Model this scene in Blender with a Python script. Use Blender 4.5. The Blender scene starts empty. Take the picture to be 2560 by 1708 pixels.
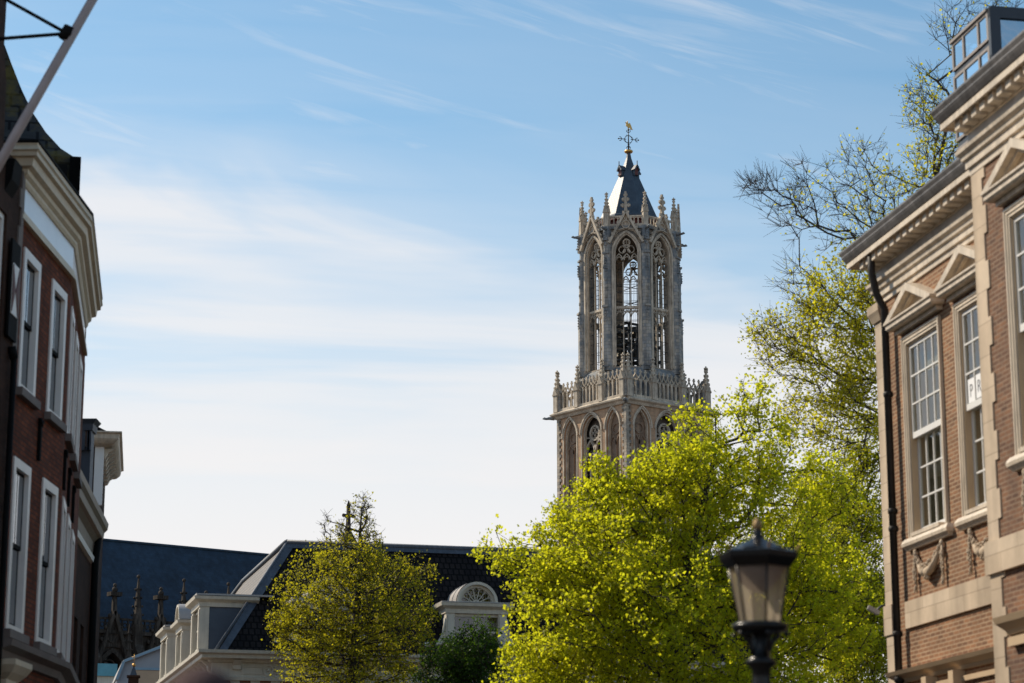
import bpy, bmesh, math, random
import numpy as np
from mathutils import Matrix, Vector
R = math.radians
PI = math.pi
scene = bpy.context.scene
COL = scene.collection

# ------------------------------------------------------------------ camera
EYE = 1.25
PITCH = R(13.3)
cam_d = bpy.data.cameras.new('camera')
cam = bpy.data.objects.new('camera', cam_d)
COL.objects.link(cam)
cam.location = (0, 0, EYE)
cam.rotation_euler = (PI / 2 + PITCH, 0, 0)
cam_d.sensor_width = 36
cam_d.lens = 80
cam_d.clip_start = 0.1
cam_d.clip_end = 9000
cam_d.dof.use_dof = True
cam_d.dof.focus_distance = 230
cam_d.dof.aperture_fstop = 2.3
scene.camera = cam

# ------------------------------------------------------------------ sky
SUN_EL = 40.0
SUN_AZ = -59.0            # degrees from +Y towards +X
SKY = 0.12
w = bpy.data.worlds.new('World')
scene.world = w
w.use_nodes = True
nt = w.node_tree
nt.nodes.clear()


def N(t, kind, **kw):
    n = t.nodes.new(kind)
    for k, v in kw.items():
        setattr(n, k, v)
    return n


def math_node(t, op, a, b=None, clamp=False):
    n = N(t, 'ShaderNodeMath', operation=op, use_clamp=clamp)
    for i, x in enumerate((a, b)):
        if x is None:
            continue
        if isinstance(x, (int, float)):
            n.inputs[i].default_value = x
        else:
            t.links.new(x, n.inputs[i])
    return n.outputs[0]


def ramp(t, fac, stops, interp='LINEAR'):
    n = N(t, 'ShaderNodeValToRGB')
    n.color_ramp.interpolation = interp
    e = n.color_ramp.elements
    while len(e) < len(stops):
        e.new(0.5)
    for i, (p, c) in enumerate(stops):
        e[i].position = p
        e[i].color = (c, c, c, 1) if isinstance(c, (int, float)) else (*c, 1)
    t.links.new(fac, n.inputs[0])
    return n.outputs[0]


def mixc(t, fac, a, b, mode='MIX'):
    n = N(t, 'ShaderNodeMix', data_type='RGBA', blend_type=mode)
    for sock, x in ((n.inputs[0], fac), (n.inputs[6], a), (n.inputs[7], b)):
        if isinstance(x, (int, float)):
            sock.default_value = x
        elif isinstance(x, tuple):
            sock.default_value = (*x, 1)
        else:
            t.links.new(x, sock)
    return n.outputs[2]


sky = N(nt, 'ShaderNodeTexSky', sky_type='NISHITA', sun_disc=False)
sky.sun_elevation = R(SUN_EL)
sky.sun_rotation = R(SUN_AZ)
sky.altitude = 0
sky.air_density = 1.0
sky.dust_density = 0.4
sky.ozone_density = 2.2
tc = N(nt, 'ShaderNodeTexCoord')
sep = N(nt, 'ShaderNodeSeparateXYZ')
nt.links.new(tc.outputs['Generated'], sep.inputs[0])
sx, sy, sz = sep.outputs
ay = math_node(nt, 'MAXIMUM', math_node(nt, 'ABSOLUTE', sy), 0.25)
px = math_node(nt, 'DIVIDE', sx, ay)          # tangent-plane coordinates of the sky ahead and behind
pz = math_node(nt, 'DIVIDE', sz, ay)


def sky_noise(rot, sxx, szz, scale, detail, rough, dist, off):
    c = N(nt, 'ShaderNodeCombineXYZ')
    nt.links.new(px, c.inputs[0])
    nt.links.new(pz, c.inputs[1])
    r_ = N(nt, 'ShaderNodeMapping', vector_type='TEXTURE')
    r_.inputs['Rotation'].default_value = (0, 0, R(rot))
    nt.links.new(c.outputs[0], r_.inputs[0])
    m = N(nt, 'ShaderNodeMapping')
    m.inputs['Scale'].default_value = (sxx, szz, 1)
    m.inputs['Location'].default_value = off
    nt.links.new(r_.outputs[0], m.inputs[0])
    n = N(nt, 'ShaderNodeTexNoise')
    n.inputs['Scale'].default_value = scale
    n.inputs['Detail'].default_value = detail
    n.inputs['Roughness'].default_value = rough
    n.inputs['Distortion'].default_value = dist
    nt.links.new(m.outputs[0], n.inputs['Vector'])
    return n.outputs['Fac']


bank = sky_noise(-5, 2.0, 9.0, 1.6, 5, 0.55, 0.5, (3.1, 1.7, 0))      # broad veil
wisp = sky_noise(-17, 2.6, 26.0, 2.2, 7, 0.62, 0.7, (0.4, 7.3, 0))    # combed streaks
clump = sky_noise(-10, 3.0, 5.0, 2.0, 3, 0.5, 0.3, (5.2, 2.4, 0))     # where streaks gather
# veil: dense near the horizon, thinning upwards, its edge lower towards the right
edge = math_node(nt, 'ADD', pz, math_node(nt, 'MULTIPLY', px, 0.15))
edge = math_node(nt, 'ADD', edge, math_node(nt, 'MULTIPLY', math_node(nt, 'SUBTRACT', bank, 0.5), 0.15))
veil = ramp(nt, edge, [(0.0, 1.0), (0.15, 0.95), (0.21, 0.90), (0.262, 0.85), (0.282, 0.42), (0.33, 0.20), (0.45, 0.06)])
streak = ramp(nt, wisp, [(0.40, 0.0), (0.56, 0.5), (0.70, 1.0)])
gather = ramp(nt, clump, [(0.38, 0.08), (0.56, 0.75), (0.66, 1.0)])
streak = math_node(nt, 'MULTIPLY', streak, gather)
gap = sky_noise(-3, 1.5, 16.0, 1.7, 5, 0.5, 0.4, (8.3, 4.4, 0))       # bluish bands inside the veil
veil = math_node(nt, 'MULTIPLY', veil, ramp(nt, gap, [(0.36, 0.58), (0.50, 0.92), (0.6, 1.0)]))
cloud = math_node(nt, 'MAXIMUM', veil, math_node(nt, 'MULTIPLY', streak, 0.52))
haze_low = ramp(nt, pz, [(0.0, 1.0), (0.14, 0.98), (0.185, 0.84), (0.24, 0.5), (0.30, 0.12), (0.34, 0.0)])
cloud = math_node(nt, 'MAXIMUM', cloud, haze_low, True)
cl = 0.86 / SKY
skyc = mixc(nt, 1.0, sky.outputs[0], (0.76, 1.10, 1.10), 'MULTIPLY')
skyc = mixc(nt, cloud, skyc, (cl * 1.0, cl * 0.972, cl * 0.965))
bg = N(nt, 'ShaderNodeBackground')
bg.inputs['Strength'].default_value = SKY
nt.links.new(skyc, bg.inputs['Color'])
nt.links.new(bg.outputs[0], N(nt, 'ShaderNodeOutputWorld').inputs[0])

sun_d = bpy.data.lights.new('sun', 'SUN')
sun_d.energy = 5.0
sun_d.angle = R(0.5)
sun_d.color = (1.0, 0.87, 0.70)
sun = bpy.data.objects.new('sun', sun_d)
COL.objects.link(sun)
sdir = Vector((math.sin(R(SUN_AZ)) * math.cos(R(SUN_EL)), math.cos(R(SUN_AZ)) * math.cos(R(SUN_EL)), math.sin(R(SUN_EL))))
sun.rotation_euler = sdir.to_track_quat('Z', 'Y').to_euler()
sun.location = (-60, 40, 60)

scene.view_settings.view_transform = 'Standard'
scene.view_settings.look = 'None'
scene.view_settings.exposure = 0.1
scene.view_settings.gamma = 1.0
scene.render.engine = 'CYCLES'
scene.cycles.max_bounces = 6
scene.cycles.transparent_max_bounces = 8

# ------------------------------------------------------------------ helpers: names, parents
FPX = 2560 * 80 / 36


def at(u, v, y):
    """World point at depth y seen at photograph pixel (u, v)."""
    a = (u - 1280) / FPX
    b = (854 - v) / FPX
    dy = math.cos(PITCH) - b * math.sin(PITCH)
    dz = math.sin(PITCH) + b * math.cos(PITCH)
    return Vector((a * y / dy, y, EYE + dz * y / dy))


def link(o, parent=None):
    COL.objects.link(o)
    if parent is not None:
        o.parent = parent
    return o


def tag(o, label=None, cat=None, group=None, kind=None):
    if label:
        o['label'] = label
    if cat:
        o['category'] = cat
    if group:
        o['group'] = group
    if kind:
        o['kind'] = kind
    return o


def thing(name, label, cat, loc=(0, 0, 0), rz=0.0, group=None):
    o = link(bpy.data.objects.new(name, None))
    o.empty_display_size = 0.3
    o.location = loc
    o.rotation_euler = (0, 0, rz)
    return tag(o, label, cat, group)


def dup(o, parent, loc=None, rz=None):
    """A copy of a part (with its sub-parts) under parent."""
    c = link(o.copy(), parent)
    if loc is not None:
        c.location = loc
    if rz is not None:
        c.rotation_euler = (0, 0, rz)
    for ch in [k for k in COL.objects if k.parent == o]:
        link(ch.copy(), c)
    return c


# ------------------------------------------------------------------ helpers: meshes
class MB:
    def __init__(s):
        s.v, s.f, s.sm, s.M = [], [], [], None

    def add(s, vs, fs, smooth=False):
        b = len(s.v)
        if s.M is not None:
            vs = [tuple(s.M @ Vector(p)) for p in vs]
        s.v += [tuple(p) for p in vs]
        s.f += [tuple(i + b for i in f) for f in fs]
        s.sm += [smooth] * len(fs)
        return s

    def poly(s, pts):
        return s.add(pts, [tuple(range(len(pts)))])

    def box(s, x0, x1, y0, y1, z0, z1):
        return s.add([(x0, y0, z0), (x1, y0, z0), (x1, y1, z0), (x0, y1, z0), (x0, y0, z1), (x1, y0, z1), (x1, y1, z1), (x0, y1, z1)],
                     [(3, 2, 1, 0), (4, 5, 6, 7), (0, 1, 5, 4), (1, 2, 6, 5), (2, 3, 7, 6), (3, 0, 4, 7)])

    def prism(s, pts, a, b, axis='y'):
        """Polygon (x,z) extruded along y, (y,z) along x, or (x,y) along z."""
        m = {'y': lambda p, t: (p[0], t, p[1]), 'x': lambda p, t: (t, p[0], p[1]), 'z': lambda p, t: (p[0], p[1], t)}[axis]
        n = len(pts)
        vs = [m(p, a) for p in pts] + [m(p, b) for p in pts]
        fs = [tuple(range(n - 1, -1, -1)), tuple(range(n, 2 * n))]
        fs += [(i, (i + 1) % n, n + (i + 1) % n, n + i) for i in range(n)]
        return s.add(vs, fs)

    def frustum(s, x0, x1, y0, y1, z0, z1, k):
        """Box whose top is scaled by k about its centre."""
        cx, cy = (x0 + x1) / 2, (y0 + y1) / 2
        hx, hy = (x1 - x0) / 2 * k, (y1 - y0) / 2 * k
        return s.add([(x0, y0, z0), (x1, y0, z0), (x1, y1, z0), (x0, y1, z0), (cx - hx, cy - hy, z1), (cx + hx, cy - hy, z1), (cx + hx, cy + hy, z1), (cx - hx, cy + hy, z1)],
                     [(3, 2, 1, 0), (4, 5, 6, 7), (0, 1, 5, 4), (1, 2, 6, 5), (2, 3, 7, 6), (3, 0, 4, 7)])

    def tube(s, pts, r, n=6, smooth=True, cap=True):
        pts = [Vector(p) for p in pts]
        rs = r if isinstance(r, (list, tuple)) else [r] * len(pts)
        vs, fs = [], []
        for i, p in enumerate(pts):
            d = (pts[min(i + 1, len(pts) - 1)] - pts[max(i - 1, 0)]).normalized()
            a = d.cross(Vector((0, 0, 1)) if abs(d.z) < 0.95 else Vector((0, 1, 0))).normalized()
            b = d.cross(a)
            for k in range(n):
                t = 2 * PI * (k + 0.5) / n
                vs.append(p + (a * math.cos(t) + b * math.sin(t)) * rs[i])
        for i in range(len(pts) - 1):
            for k in range(n):
                fs.append((i * n + k, i * n + (k + 1) % n, (i + 1) * n + (k + 1) % n, (i + 1) * n + k))
        if cap:
            fs.append(tuple(range(n)))
            fs.append(tuple(range((len(pts) - 1) * n, len(pts) * n)))
        return s.add(vs, fs, smooth)

    def lathe(s, prof, n=16, c=(0, 0, 0), phase=0.0, smooth=True):
        vs, fs = [], []
        for r, z in prof:
            for k in range(n):
                t = 2 * PI * k / n + phase
                vs.append((c[0] + r * math.cos(t), c[1] + r * math.sin(t), c[2] + z))
        for i in range(len(prof) - 1):
            for k in range(n):
                fs.append((i * n + k, i * n + (k + 1) % n, (i + 1) * n + (k + 1) % n, (i + 1) * n + k))
        fs.append(tuple(range(n - 1, -1, -1)))
        fs.append(tuple(range((len(prof) - 1) * n, len(prof) * n)))
        return s.add(vs, fs, smooth)

    def ball(s, c, r, n=8, sq=(1, 1, 1)):
        prof = [(max(1e-3, r * math.sin(PI * i / n)), -r * math.cos(PI * i / n)) for i in range(n + 1)]
        vs, fs = [], []
        for rr, z in prof:
            for k in range(n):
                t = 2 * PI * k / n
                vs.append((c[0] + rr * math.cos(t) * sq[0], c[1] + rr * math.sin(t) * sq[1], c[2] + z * sq[2]))
        for i in range(n):
            for k in range(n):
                fs.append((i * n + k, i * n + (k + 1) % n, (i + 1) * n + (k + 1) % n, (i + 1) * n + k))
        return s.add(vs, fs, True)

    def sweep(s, prof, path, closed_prof=True):
        """Profile [(out, z)] carried along a plan path [(x, y)], mitred; out is to the right of travel."""
        n, m = len(prof), len(path)
        vs, fs = [], []
        for i, p in enumerate(path):
            ns = []
            for a, b in ((i - 1, i), (i, i + 1)):
                if a >= 0 and b < m:
                    d = Vector((path[b][0] - path[a][0], path[b][1] - path[a][1])).normalized()
                    ns.append(Vector((d.y, -d.x)))
            nn = sum(ns, Vector((0, 0))).normalized()
            k = 1 / max(0.3, nn.dot(ns[0]))
            for o, z in prof:
                vs.append((p[0] + nn.x * o * k, p[1] + nn.y * o * k, z))
        for i in range(m - 1):
            for k in range(n if closed_prof else n - 1):
                fs.append((i * n + k, (i + 1) * n + k, (i + 1) * n + (k + 1) % n, i * n + (k + 1) % n))
        if closed_prof:
            fs.append(tuple(range(n)))
            fs.append(tuple(range((m - 1) * n, m * n)))
        return s.add(vs, fs)

    def wall(s, x0, x1, z0, z1, holes, y=0.0, depth=0.3):
        """Front face at y with rectangular openings (x0, x1, z0, z1) and their reveals."""
        xs = sorted({x0, x1, *[h[0] for h in holes], *[h[1] for h in holes]})
        zs = sorted({z0, z1, *[h[2] for h in holes], *[h[3] for h in holes]})
        inside = lambda x, z: any(h[0] < x < h[1] and h[2] < z < h[3] for h in holes)
        for a, b in zip(xs, xs[1:]):
            for c, d in zip(zs, zs[1:]):
                if not inside((a + b) / 2, (c + d) / 2):
                    s.add([(a, y, c), (b, y, c), (b, y, d), (a, y, d)], [(0, 1, 2, 3)])
        for a, b, c, d in holes:
            e = y + depth
            s.add([(a, y, c), (b, y, c), (b, y, d), (a, y, d), (a, e, c), (b, e, c), (b, e, d), (a, e, d)],
                  [(0, 4, 5, 1), (1, 5, 6, 2), (2, 6, 7, 3), (3, 7, 4, 0)])
        return s

    def build(s, name, mat, parent=None, loc=None, rz=None, recalc=True):
        me = bpy.data.meshes.new(name)
        me.from_pydata(s.v, [], s.f)
        if recalc:
            bm = bmesh.new()
            bm.from_mesh(me)
            bmesh.ops.recalc_face_normals(bm, faces=bm.faces)
            bm.to_mesh(me)
            bm.free()
        me.polygons.foreach_set('use_smooth', s.sm)
        uv = me.uv_layers.new(name='UVMap')
        for p in me.polygons:
            n = p.normal
            hl = math.hypot(n.x, n.y)
            if hl < 0.25:
                t, q = Vector((1, 0, 0)), Vector((0, 1, 0))
            else:
                t = Vector((-n.y / hl, n.x / hl, 0))
                q = n.cross(t)
            for li in p.loop_indices:
                c = me.vertices[me.loops[li].vertex_index].co
                uv.data[li].uv = (c.dot(t), c.dot(q) if hl >= 0.25 else c.dot(q))
        me.materials.append(mat)
        o = link(bpy.data.objects.new(name, me), parent)
        if loc is not None:
            o.location = loc
        if rz is not None:
            o.rotation_euler = (0, 0, rz)
        return o


def arch_pts(w, zs, rise, n=10, cx=0.0):
    """Pointed arch from the left springing over the apex to the right one."""
    h = w / 2
    r = (h * h + rise * rise) / (2 * h)
    a1 = math.atan2(rise, r - h)
    L = [(cx - h + r - r * math.cos(a1 * i / n), zs + r * math.sin(a1 * i / n)) for i in range(n + 1)]
    return L + [(2 * cx - x, z) for x, z in L[-2::-1]]


def arch_outline(w, z0, zs, rise, n=10, cx=0.0):
    return [(cx - w / 2, z0)] + arch_pts(w, zs, rise, n, cx) + [(cx + w / 2, z0)]


def arch_wall(mb, x0, x1, z0, z1, w, zsill, zs, rise, y0, y1, cx=0.0, n=8):
    """Wall panel with a pointed opening, thickness y0..y1."""
    a = arch_pts(w, zs, rise, n, cx)
    l, r = cx - w / 2, cx + w / 2
    for y in (y0, y1):
        for q in ([(x0, z0), (l, z0), (l, z1), (x0, z1)], [(r, z0), (x1, z0), (x1, z1), (r, z1)]):
            mb.poly([(p, y, z) for p, z in q])
        if zsill > z0 + 1e-4:
            mb.poly([(l, y, z0), (r, y, z0), (r, y, zsill), (l, y, zsill)])
        for p, q in zip(a, a[1:]):
            mb.poly([(p[0], y, p[1]), (q[0], y, q[1]), (q[0], y, z1), (p[0], y, z1)])
    o = [(l, zsill)] + a + [(r, zsill)]
    for p, q in zip(o, o[1:] + o[:1]):
        mb.poly([(p[0], y0, p[1]), (q[0], y0, q[1]), (q[0], y1, q[1]), (p[0], y1, p[1])])
    for xx in (x0, x1):
        mb.poly([(xx, y0, z0), (xx, y1, z0), (xx, y1, z1), (xx, y0, z1)])
    mb.poly([(x0, y0, z1), (x1, y0, z1), (x1, y1, z1), (x0, y1, z1)])


def band(mb, inner, outer, y0, y1):
    """Solid strip between two polylines (x, z), y0..y1."""
    n = len(inner)
    for y in (y0, y1):
        for i in range(n - 1):
            mb.poly([(inner[i][0], y, inner[i][1]), (inner[i + 1][0], y, inner[i + 1][1]), (outer[i + 1][0], y, outer[i + 1][1]), (outer[i][0], y, outer[i][1])])
    for ln in (inner, outer):
        for p, q in zip(ln, ln[1:]):
            mb.poly([(p[0], y0, p[1]), (q[0], y0, q[1]), (q[0], y1, q[1]), (p[0], y1, p[1])])
    for i in (0, -1):
        p, q = inner[i], outer[i]
        mb.poly([(p[0], y0, p[1]), (q[0], y0, q[1]), (q[0], y1, q[1]), (p[0], y1, p[1])])


def bar(mb, pts, w, y0, y1):
    """Flat tracery bar of width w following (x, z) points, y0..y1."""
    inn, out = [], []
    for i, p in enumerate(pts):
        a, b = pts[max(i - 1, 0)], pts[min(i + 1, len(pts) - 1)]
        d = Vector((b[0] - a[0], b[1] - a[1])).normalized()
        inn.append((p[0] - d.y * w / 2, p[1] + d.x * w / 2))
        out.append((p[0] + d.y * w / 2, p[1] - d.x * w / 2))
    band(mb, inn, out, y0, y1)


def circ(cx, cz, r, n=16, a0=0.0, a1=2 * PI):
    return [(cx + r * math.cos(a0 + (a1 - a0) * i / n), cz + r * math.sin(a0 + (a1 - a0) * i / n)) for i in range(n + 1)]


# ------------------------------------------------------------------ helpers: materials
def new_mat(name):
    m = bpy.data.materials.new(name)
    m.use_nodes = True
    t = m.node_tree
    b = t.nodes['Principled BSDF']
    return m, t, b


def plain(name, col, rough=0.6, var=0.15, scale=3.0, bump=0.15, metal=0.0, spec=0.5, streaks=0.0, bscale=None):
    """Painted or stone surface: base colour with cloudy weathering, optional vertical streaks, fine bump."""
    m, t, b = new_mat(name)
    tcn = N(t, 'ShaderNodeTexCoord')
    n1 = N(t, 'ShaderNodeTexNoise')
    n1.inputs['Scale'].default_value = scale
    n1.inputs['Detail'].default_value = 6
    n1.inputs['Roughness'].default_value = 0.65
    t.links.new(tcn.outputs['Object'], n1.inputs['Vector'])
    f = ramp(t, n1.outputs['Fac'], [(0.3, 1 - var), (0.7, 1 + var * 0.6)])
    c = mixc(t, 1.0, tuple(col), f, 'MULTIPLY')
    if streaks:
        mp = N(t, 'ShaderNodeMapping')
        mp.inputs['Scale'].default_value = (6, 6, 0.5)
        t.links.new(tcn.outputs['Object'], mp.inputs[0])
        n2 = N(t, 'ShaderNodeTexNoise')
        n2.inputs['Scale'].default_value = 1.5
        n2.inputs['Detail'].default_value = 4
        t.links.new(mp.outputs[0], n2.inputs['Vector'])
        c = mixc(t, 1.0, c, ramp(t, n2.outputs['Fac'], [(0.35, 1 - streaks), (0.6, 1.0)]), 'MULTIPLY')
    t.links.new(c, b.inputs['Base Color'])
    b.inputs['Roughness'].default_value = rough
    b.inputs['Metallic'].default_value = metal
    b.inputs['Specular IOR Level'].default_value = spec
    if bump:
        bn = N(t, 'ShaderNodeBump')
        bn.inputs['Strength'].default_value = bump
        bn.inputs['Distance'].default_value = 0.02
        n3 = N(t, 'ShaderNodeTexNoise')
        n3.inputs['Scale'].default_value = bscale or scale * 8
        n3.inputs['Detail'].default_value = 4
        t.links.new(tcn.outputs['Object'], n3.inputs['Vector'])
        t.links.new(n3.outputs['Fac'], bn.inputs['Height'])
        t.links.new(bn.outputs[0], b.inputs['Normal'])
    return m


def courses(name, c1, c2, mortar, bw, bh, gap, rough=0.85, var=0.25, vscale=0.8, tint=None, offset=0.5, bump=0.5, spec=0.3, streaks=0.0):
    """Brick, ashlar, slate or tile courses in metres over the UV map."""
    m, t, b = new_mat(name)
    tcn = N(t, 'ShaderNodeTexCoord')
    br = N(t, 'ShaderNodeTexBrick')
    br.offset = offset
    br.inputs['Scale'].default_value = 1
    br.inputs['Color1'].default_value = (*c1, 1)
    br.inputs['Color2'].default_value = (*c2, 1)
    br.inputs['Mortar'].default_value = (*mortar, 1)
    br.inputs['Brick Width'].default_value = bw
    br.inputs['Row Height'].default_value = bh
    br.inputs['Mortar Size'].default_value = gap
    br.inputs['Mortar Smooth'].default_value = 0.2
    br.inputs['Bias'].default_value = 0.0
    t.links.new(tcn.outputs['UV'], br.inputs['Vector'])
    n1 = N(t, 'ShaderNodeTexNoise')
    n1.inputs['Scale'].default_value = vscale
    n1.inputs['Detail'].default_value = 7
    n1.inputs['Roughness'].default_value = 0.7
    t.links.new(tcn.outputs['Object'], n1.inputs['Vector'])
    f = ramp(t, n1.outputs['Fac'], [(0.3, 1 - var), (0.7, 1 + var)])
    c = mixc(t, 1.0, br.outputs['Color'], f, 'MULTIPLY')
    if tint:
        n2 = N(t, 'ShaderNodeTexNoise')
        n2.inputs['Scale'].default_value = tint[1]
        n2.inputs['Detail'].default_value = 5
        n2.inputs['Roughness'].default_value = 0.75
        t.links.new(tcn.outputs['Object'], n2.inputs['Vector'])
        c = mixc(t, ramp(t, n2.outputs['Fac'], [(tint[2], 0.0), (tint[3], tint[4])]), c, tuple(tint[0]))
    if streaks:
        mp = N(t, 'ShaderNodeMapping')
        mp.inputs['Scale'].default_value = (1.4, 1.4, 0.12)
        t.links.new(tcn.outputs['Object'], mp.inputs[0])
        n4 = N(t, 'ShaderNodeTexNoise')
        n4.inputs['Scale'].default_value = 1.2
        n4.inputs['Detail'].default_value = 5
        t.links.new(mp.outputs[0], n4.inputs['Vector'])
        c = mixc(t, 1.0, c, ramp(t, n4.outputs['Fac'], [(0.36, 1 - streaks), (0.6, 1.0)]), 'MULTIPLY')
    t.links.new(c, b.inputs['Base Color'])
    b.inputs['Roughness'].default_value = rough
    b.inputs['Specular IOR Level'].default_value = spec
    bn = N(t, 'ShaderNodeBump')
    bn.inputs['Strength'].default_value = bump
    bn.inputs['Distance'].default_value = 0.012
    bn.invert = True
    t.links.new(br.outputs['Fac'], bn.inputs['Height'])
    t.links.new(bn.outputs[0], b.inputs['Normal'])
    return m


def glass_mat(name, tint=(0.55, 0.6, 0.6), refl=0.08):
    """Clear window glass: sees through to the room, mirrors the sky by Fresnel."""
    m = bpy.data.materials.new(name)
    m.use_nodes = True
    t = m.node_tree
    t.nodes.clear()
    fr = N(t, 'ShaderNodeFresnel')
    fr.inputs['IOR'].default_value = 1.5
    geo = N(t, 'ShaderNodeNewGeometry')
    f = math_node(t, 'ADD', fr.outputs[0], refl, True)
    f = math_node(t, 'MULTIPLY', f, math_node(t, 'SUBTRACT', 1.0, geo.outputs['Backfacing']))   # only the outer face mirrors
    tr = N(t, 'ShaderNodeBsdfTransparent')
    tr.inputs['Color'].default_value = (*tint, 1)
    gl = N(t, 'ShaderNodeBsdfGlossy')
    gl.inputs['Roughness'].default_value = 0.02
    gl.inputs['Color'].default_value = (0.9, 0.95, 1, 1)
    tcn = N(t, 'ShaderNodeTexCoord')
    nz = N(t, 'ShaderNodeTexNoise')
    nz.inputs['Scale'].default_value = 1.3
    t.links.new(tcn.outputs['Object'], nz.inputs['Vector'])
    bn = N(t, 'ShaderNodeBump')
    bn.inputs['Strength'].default_value = 0.06
    bn.inputs['Distance'].default_value = 0.05
    t.links.new(nz.outputs['Fac'], bn.inputs['Height'])
    t.links.new(bn.outputs[0], gl.inputs['Normal'])
    mx = N(t, 'ShaderNodeMixShader')
    t.links.new(f, mx.inputs[0])
    t.links.new(tr.outputs[0], mx.inputs[1])
    t.links.new(gl.outputs[0], mx.inputs[2])
    t.links.new(mx.outputs[0], N(t, 'ShaderNodeOutputMaterial').inputs[0])
    return m


def leaf_mat(name, dark, light, trans, tfac=0.5):
    m = bpy.data.materials.new(name)
    m.use_nodes = True
    t = m.node_tree
    b = t.nodes['Principled BSDF']
    g = N(t, 'ShaderNodeNewGeometry')
    c = mixc(t, g.outputs['Random Per Island'], tuple(dark), tuple(light))
    t.links.new(c, b.inputs['Base Color'])
    b.inputs['Roughness'].default_value = 0.55
    b.inputs['Specular IOR Level'].default_value = 0.25
    tl = N(t, 'ShaderNodeBsdfTranslucent')
    tcol = mixc(t, 1.0, mixc(t, g.outputs['Random Per Island'], (0.75, 0.8, 0.8), (1.1, 1.05, 1.0)), tuple(trans), 'MULTIPLY')
    t.links.new(tcol, tl.inputs['Color'])
    mx = N(t, 'ShaderNodeMixShader')
    mx.inputs[0].default_value = tfac
    t.links.new(b.outputs[0], mx.inputs[1])
    t.links.new(tl.outputs[0], mx.inputs[2])
    t.links.new(mx.outputs[0], t.nodes['Material Output'].inputs[0])
    return m


MAT = {}
MAT['tower_stone'] = courses('tower sandstone', (0.52, 0.425, 0.315), (0.30, 0.27, 0.23), (0.25, 0.21, 0.165), 1.1, 0.46, 0.03, var=0.28, vscale=0.35, tint=((0.15, 0.165, 0.175), 0.22, 0.48, 0.62, 0.75), streaks=0.35)
MAT['tower_pier'] = courses('tower bluish stone', (0.48, 0.42, 0.34), (0.26, 0.27, 0.275), (0.2, 0.19, 0.165), 0.9, 0.5, 0.03, var=0.3, vscale=0.5, tint=((0.15, 0.18, 0.205), 0.3, 0.44, 0.58, 0.8), streaks=0.4)
MAT['tower_brick'] = courses('tower brick', (0.52, 0.33, 0.20), (0.40, 0.26, 0.165), (0.42, 0.285, 0.185), 0.5, 0.22, 0.02, var=0.2, vscale=0.25, streaks=0.25)
MAT['tower_light'] = plain('tower carved limestone', (0.60, 0.51, 0.395), 0.85, 0.45, 0.5, 0.3, streaks=0.4)
MAT['tower_dark'] = plain('tower interior stone', (0.13, 0.11, 0.09), 0.9, 0.3, 0.4)
MAT['tower_niche'] = courses('tower niche brick', (0.30, 0.20, 0.135), (0.22, 0.155, 0.11), (0.25, 0.18, 0.125), 0.5, 0.22, 0.02, var=0.3, vscale=0.3, streaks=0.3)
MAT['lead_roof'] = courses('blue slate spire', (0.040, 0.060, 0.082), (0.03, 0.047, 0.068), (0.022, 0.034, 0.05), 0.6, 0.45, 0.02, rough=0.5, var=0.3, vscale=0.5, spec=0.5)
MAT['red_wood'] = plain('red timber', (0.10, 0.022, 0.018), 0.6)
MAT['gold'] = plain('gilding', (0.62, 0.36, 0.11), 0.42, 0.1, 5, 0.05, metal=1.0)
MAT['dull_gold'] = plain('tarnished gilding', (0.30, 0.19, 0.08), 0.6, 0.3, 9, 0.1, metal=0.5)
MAT['iron'] = plain('black iron', (0.018, 0.02, 0.022), 0.5, 0.2, 6, 0.1)
MAT['bronze'] = plain('bronze', (0.06, 0.05, 0.03), 0.45, 0.2, 2, 0.1, metal=0.6)
MAT['church_stone'] = plain('weathered church stone', (0.080, 0.066, 0.054), 0.9, 0.6, 0.45, 0.4, spec=0.15, streaks=0.6)
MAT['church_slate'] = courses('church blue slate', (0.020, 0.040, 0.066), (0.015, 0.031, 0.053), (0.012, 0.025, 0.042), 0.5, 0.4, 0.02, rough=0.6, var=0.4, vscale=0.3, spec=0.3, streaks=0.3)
MAT['church_glass'] = plain('church leaded glass', (0.012, 0.016, 0.024), 0.25, 0.3, 2, 0.2)
MAT['house_white'] = plain('house cream paint', (0.60, 0.55, 0.45), 0.55, 0.14, 1.2, 0.1, streaks=0.12)
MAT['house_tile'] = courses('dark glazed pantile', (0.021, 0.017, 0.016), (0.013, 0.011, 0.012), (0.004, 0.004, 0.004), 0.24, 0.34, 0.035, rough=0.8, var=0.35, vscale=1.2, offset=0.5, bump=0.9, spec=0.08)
MAT['house_lead'] = plain('grey lead flashing', (0.062, 0.076, 0.098), 0.55, 0.3, 1.5, 0.2, streaks=0.25)
MAT['house_cheek'] = plain('blue grey slate cheek', (0.060, 0.082, 0.115), 0.6, 0.2, 2, 0.15)
MAT['zinc'] = plain('zinc sheet', (0.36, 0.34, 0.32), 0.45, 0.15, 2, 0.1)
MAT['brick_red'] = courses('red brick', (0.26, 0.085, 0.045), (0.19, 0.06, 0.034), (0.22, 0.16, 0.12), 0.21, 0.065, 0.011, var=0.28, vscale=1.3)
MAT['brick_dark'] = courses('dark red brick', (0.22, 0.058, 0.026), (0.11, 0.033, 0.018), (0.07, 0.038, 0.026), 0.21, 0.085, 0.014, var=0.38, vscale=1.6, spec=0.12)  # own dark red brick colour of the left house
MAT['brick_brown'] = courses('dark brown brick', (0.060, 0.030, 0.020), (0.042, 0.022, 0.015), (0.04, 0.026, 0.02), 0.21, 0.065, 0.01, var=0.35, vscale=1.0, spec=0.1)
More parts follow.
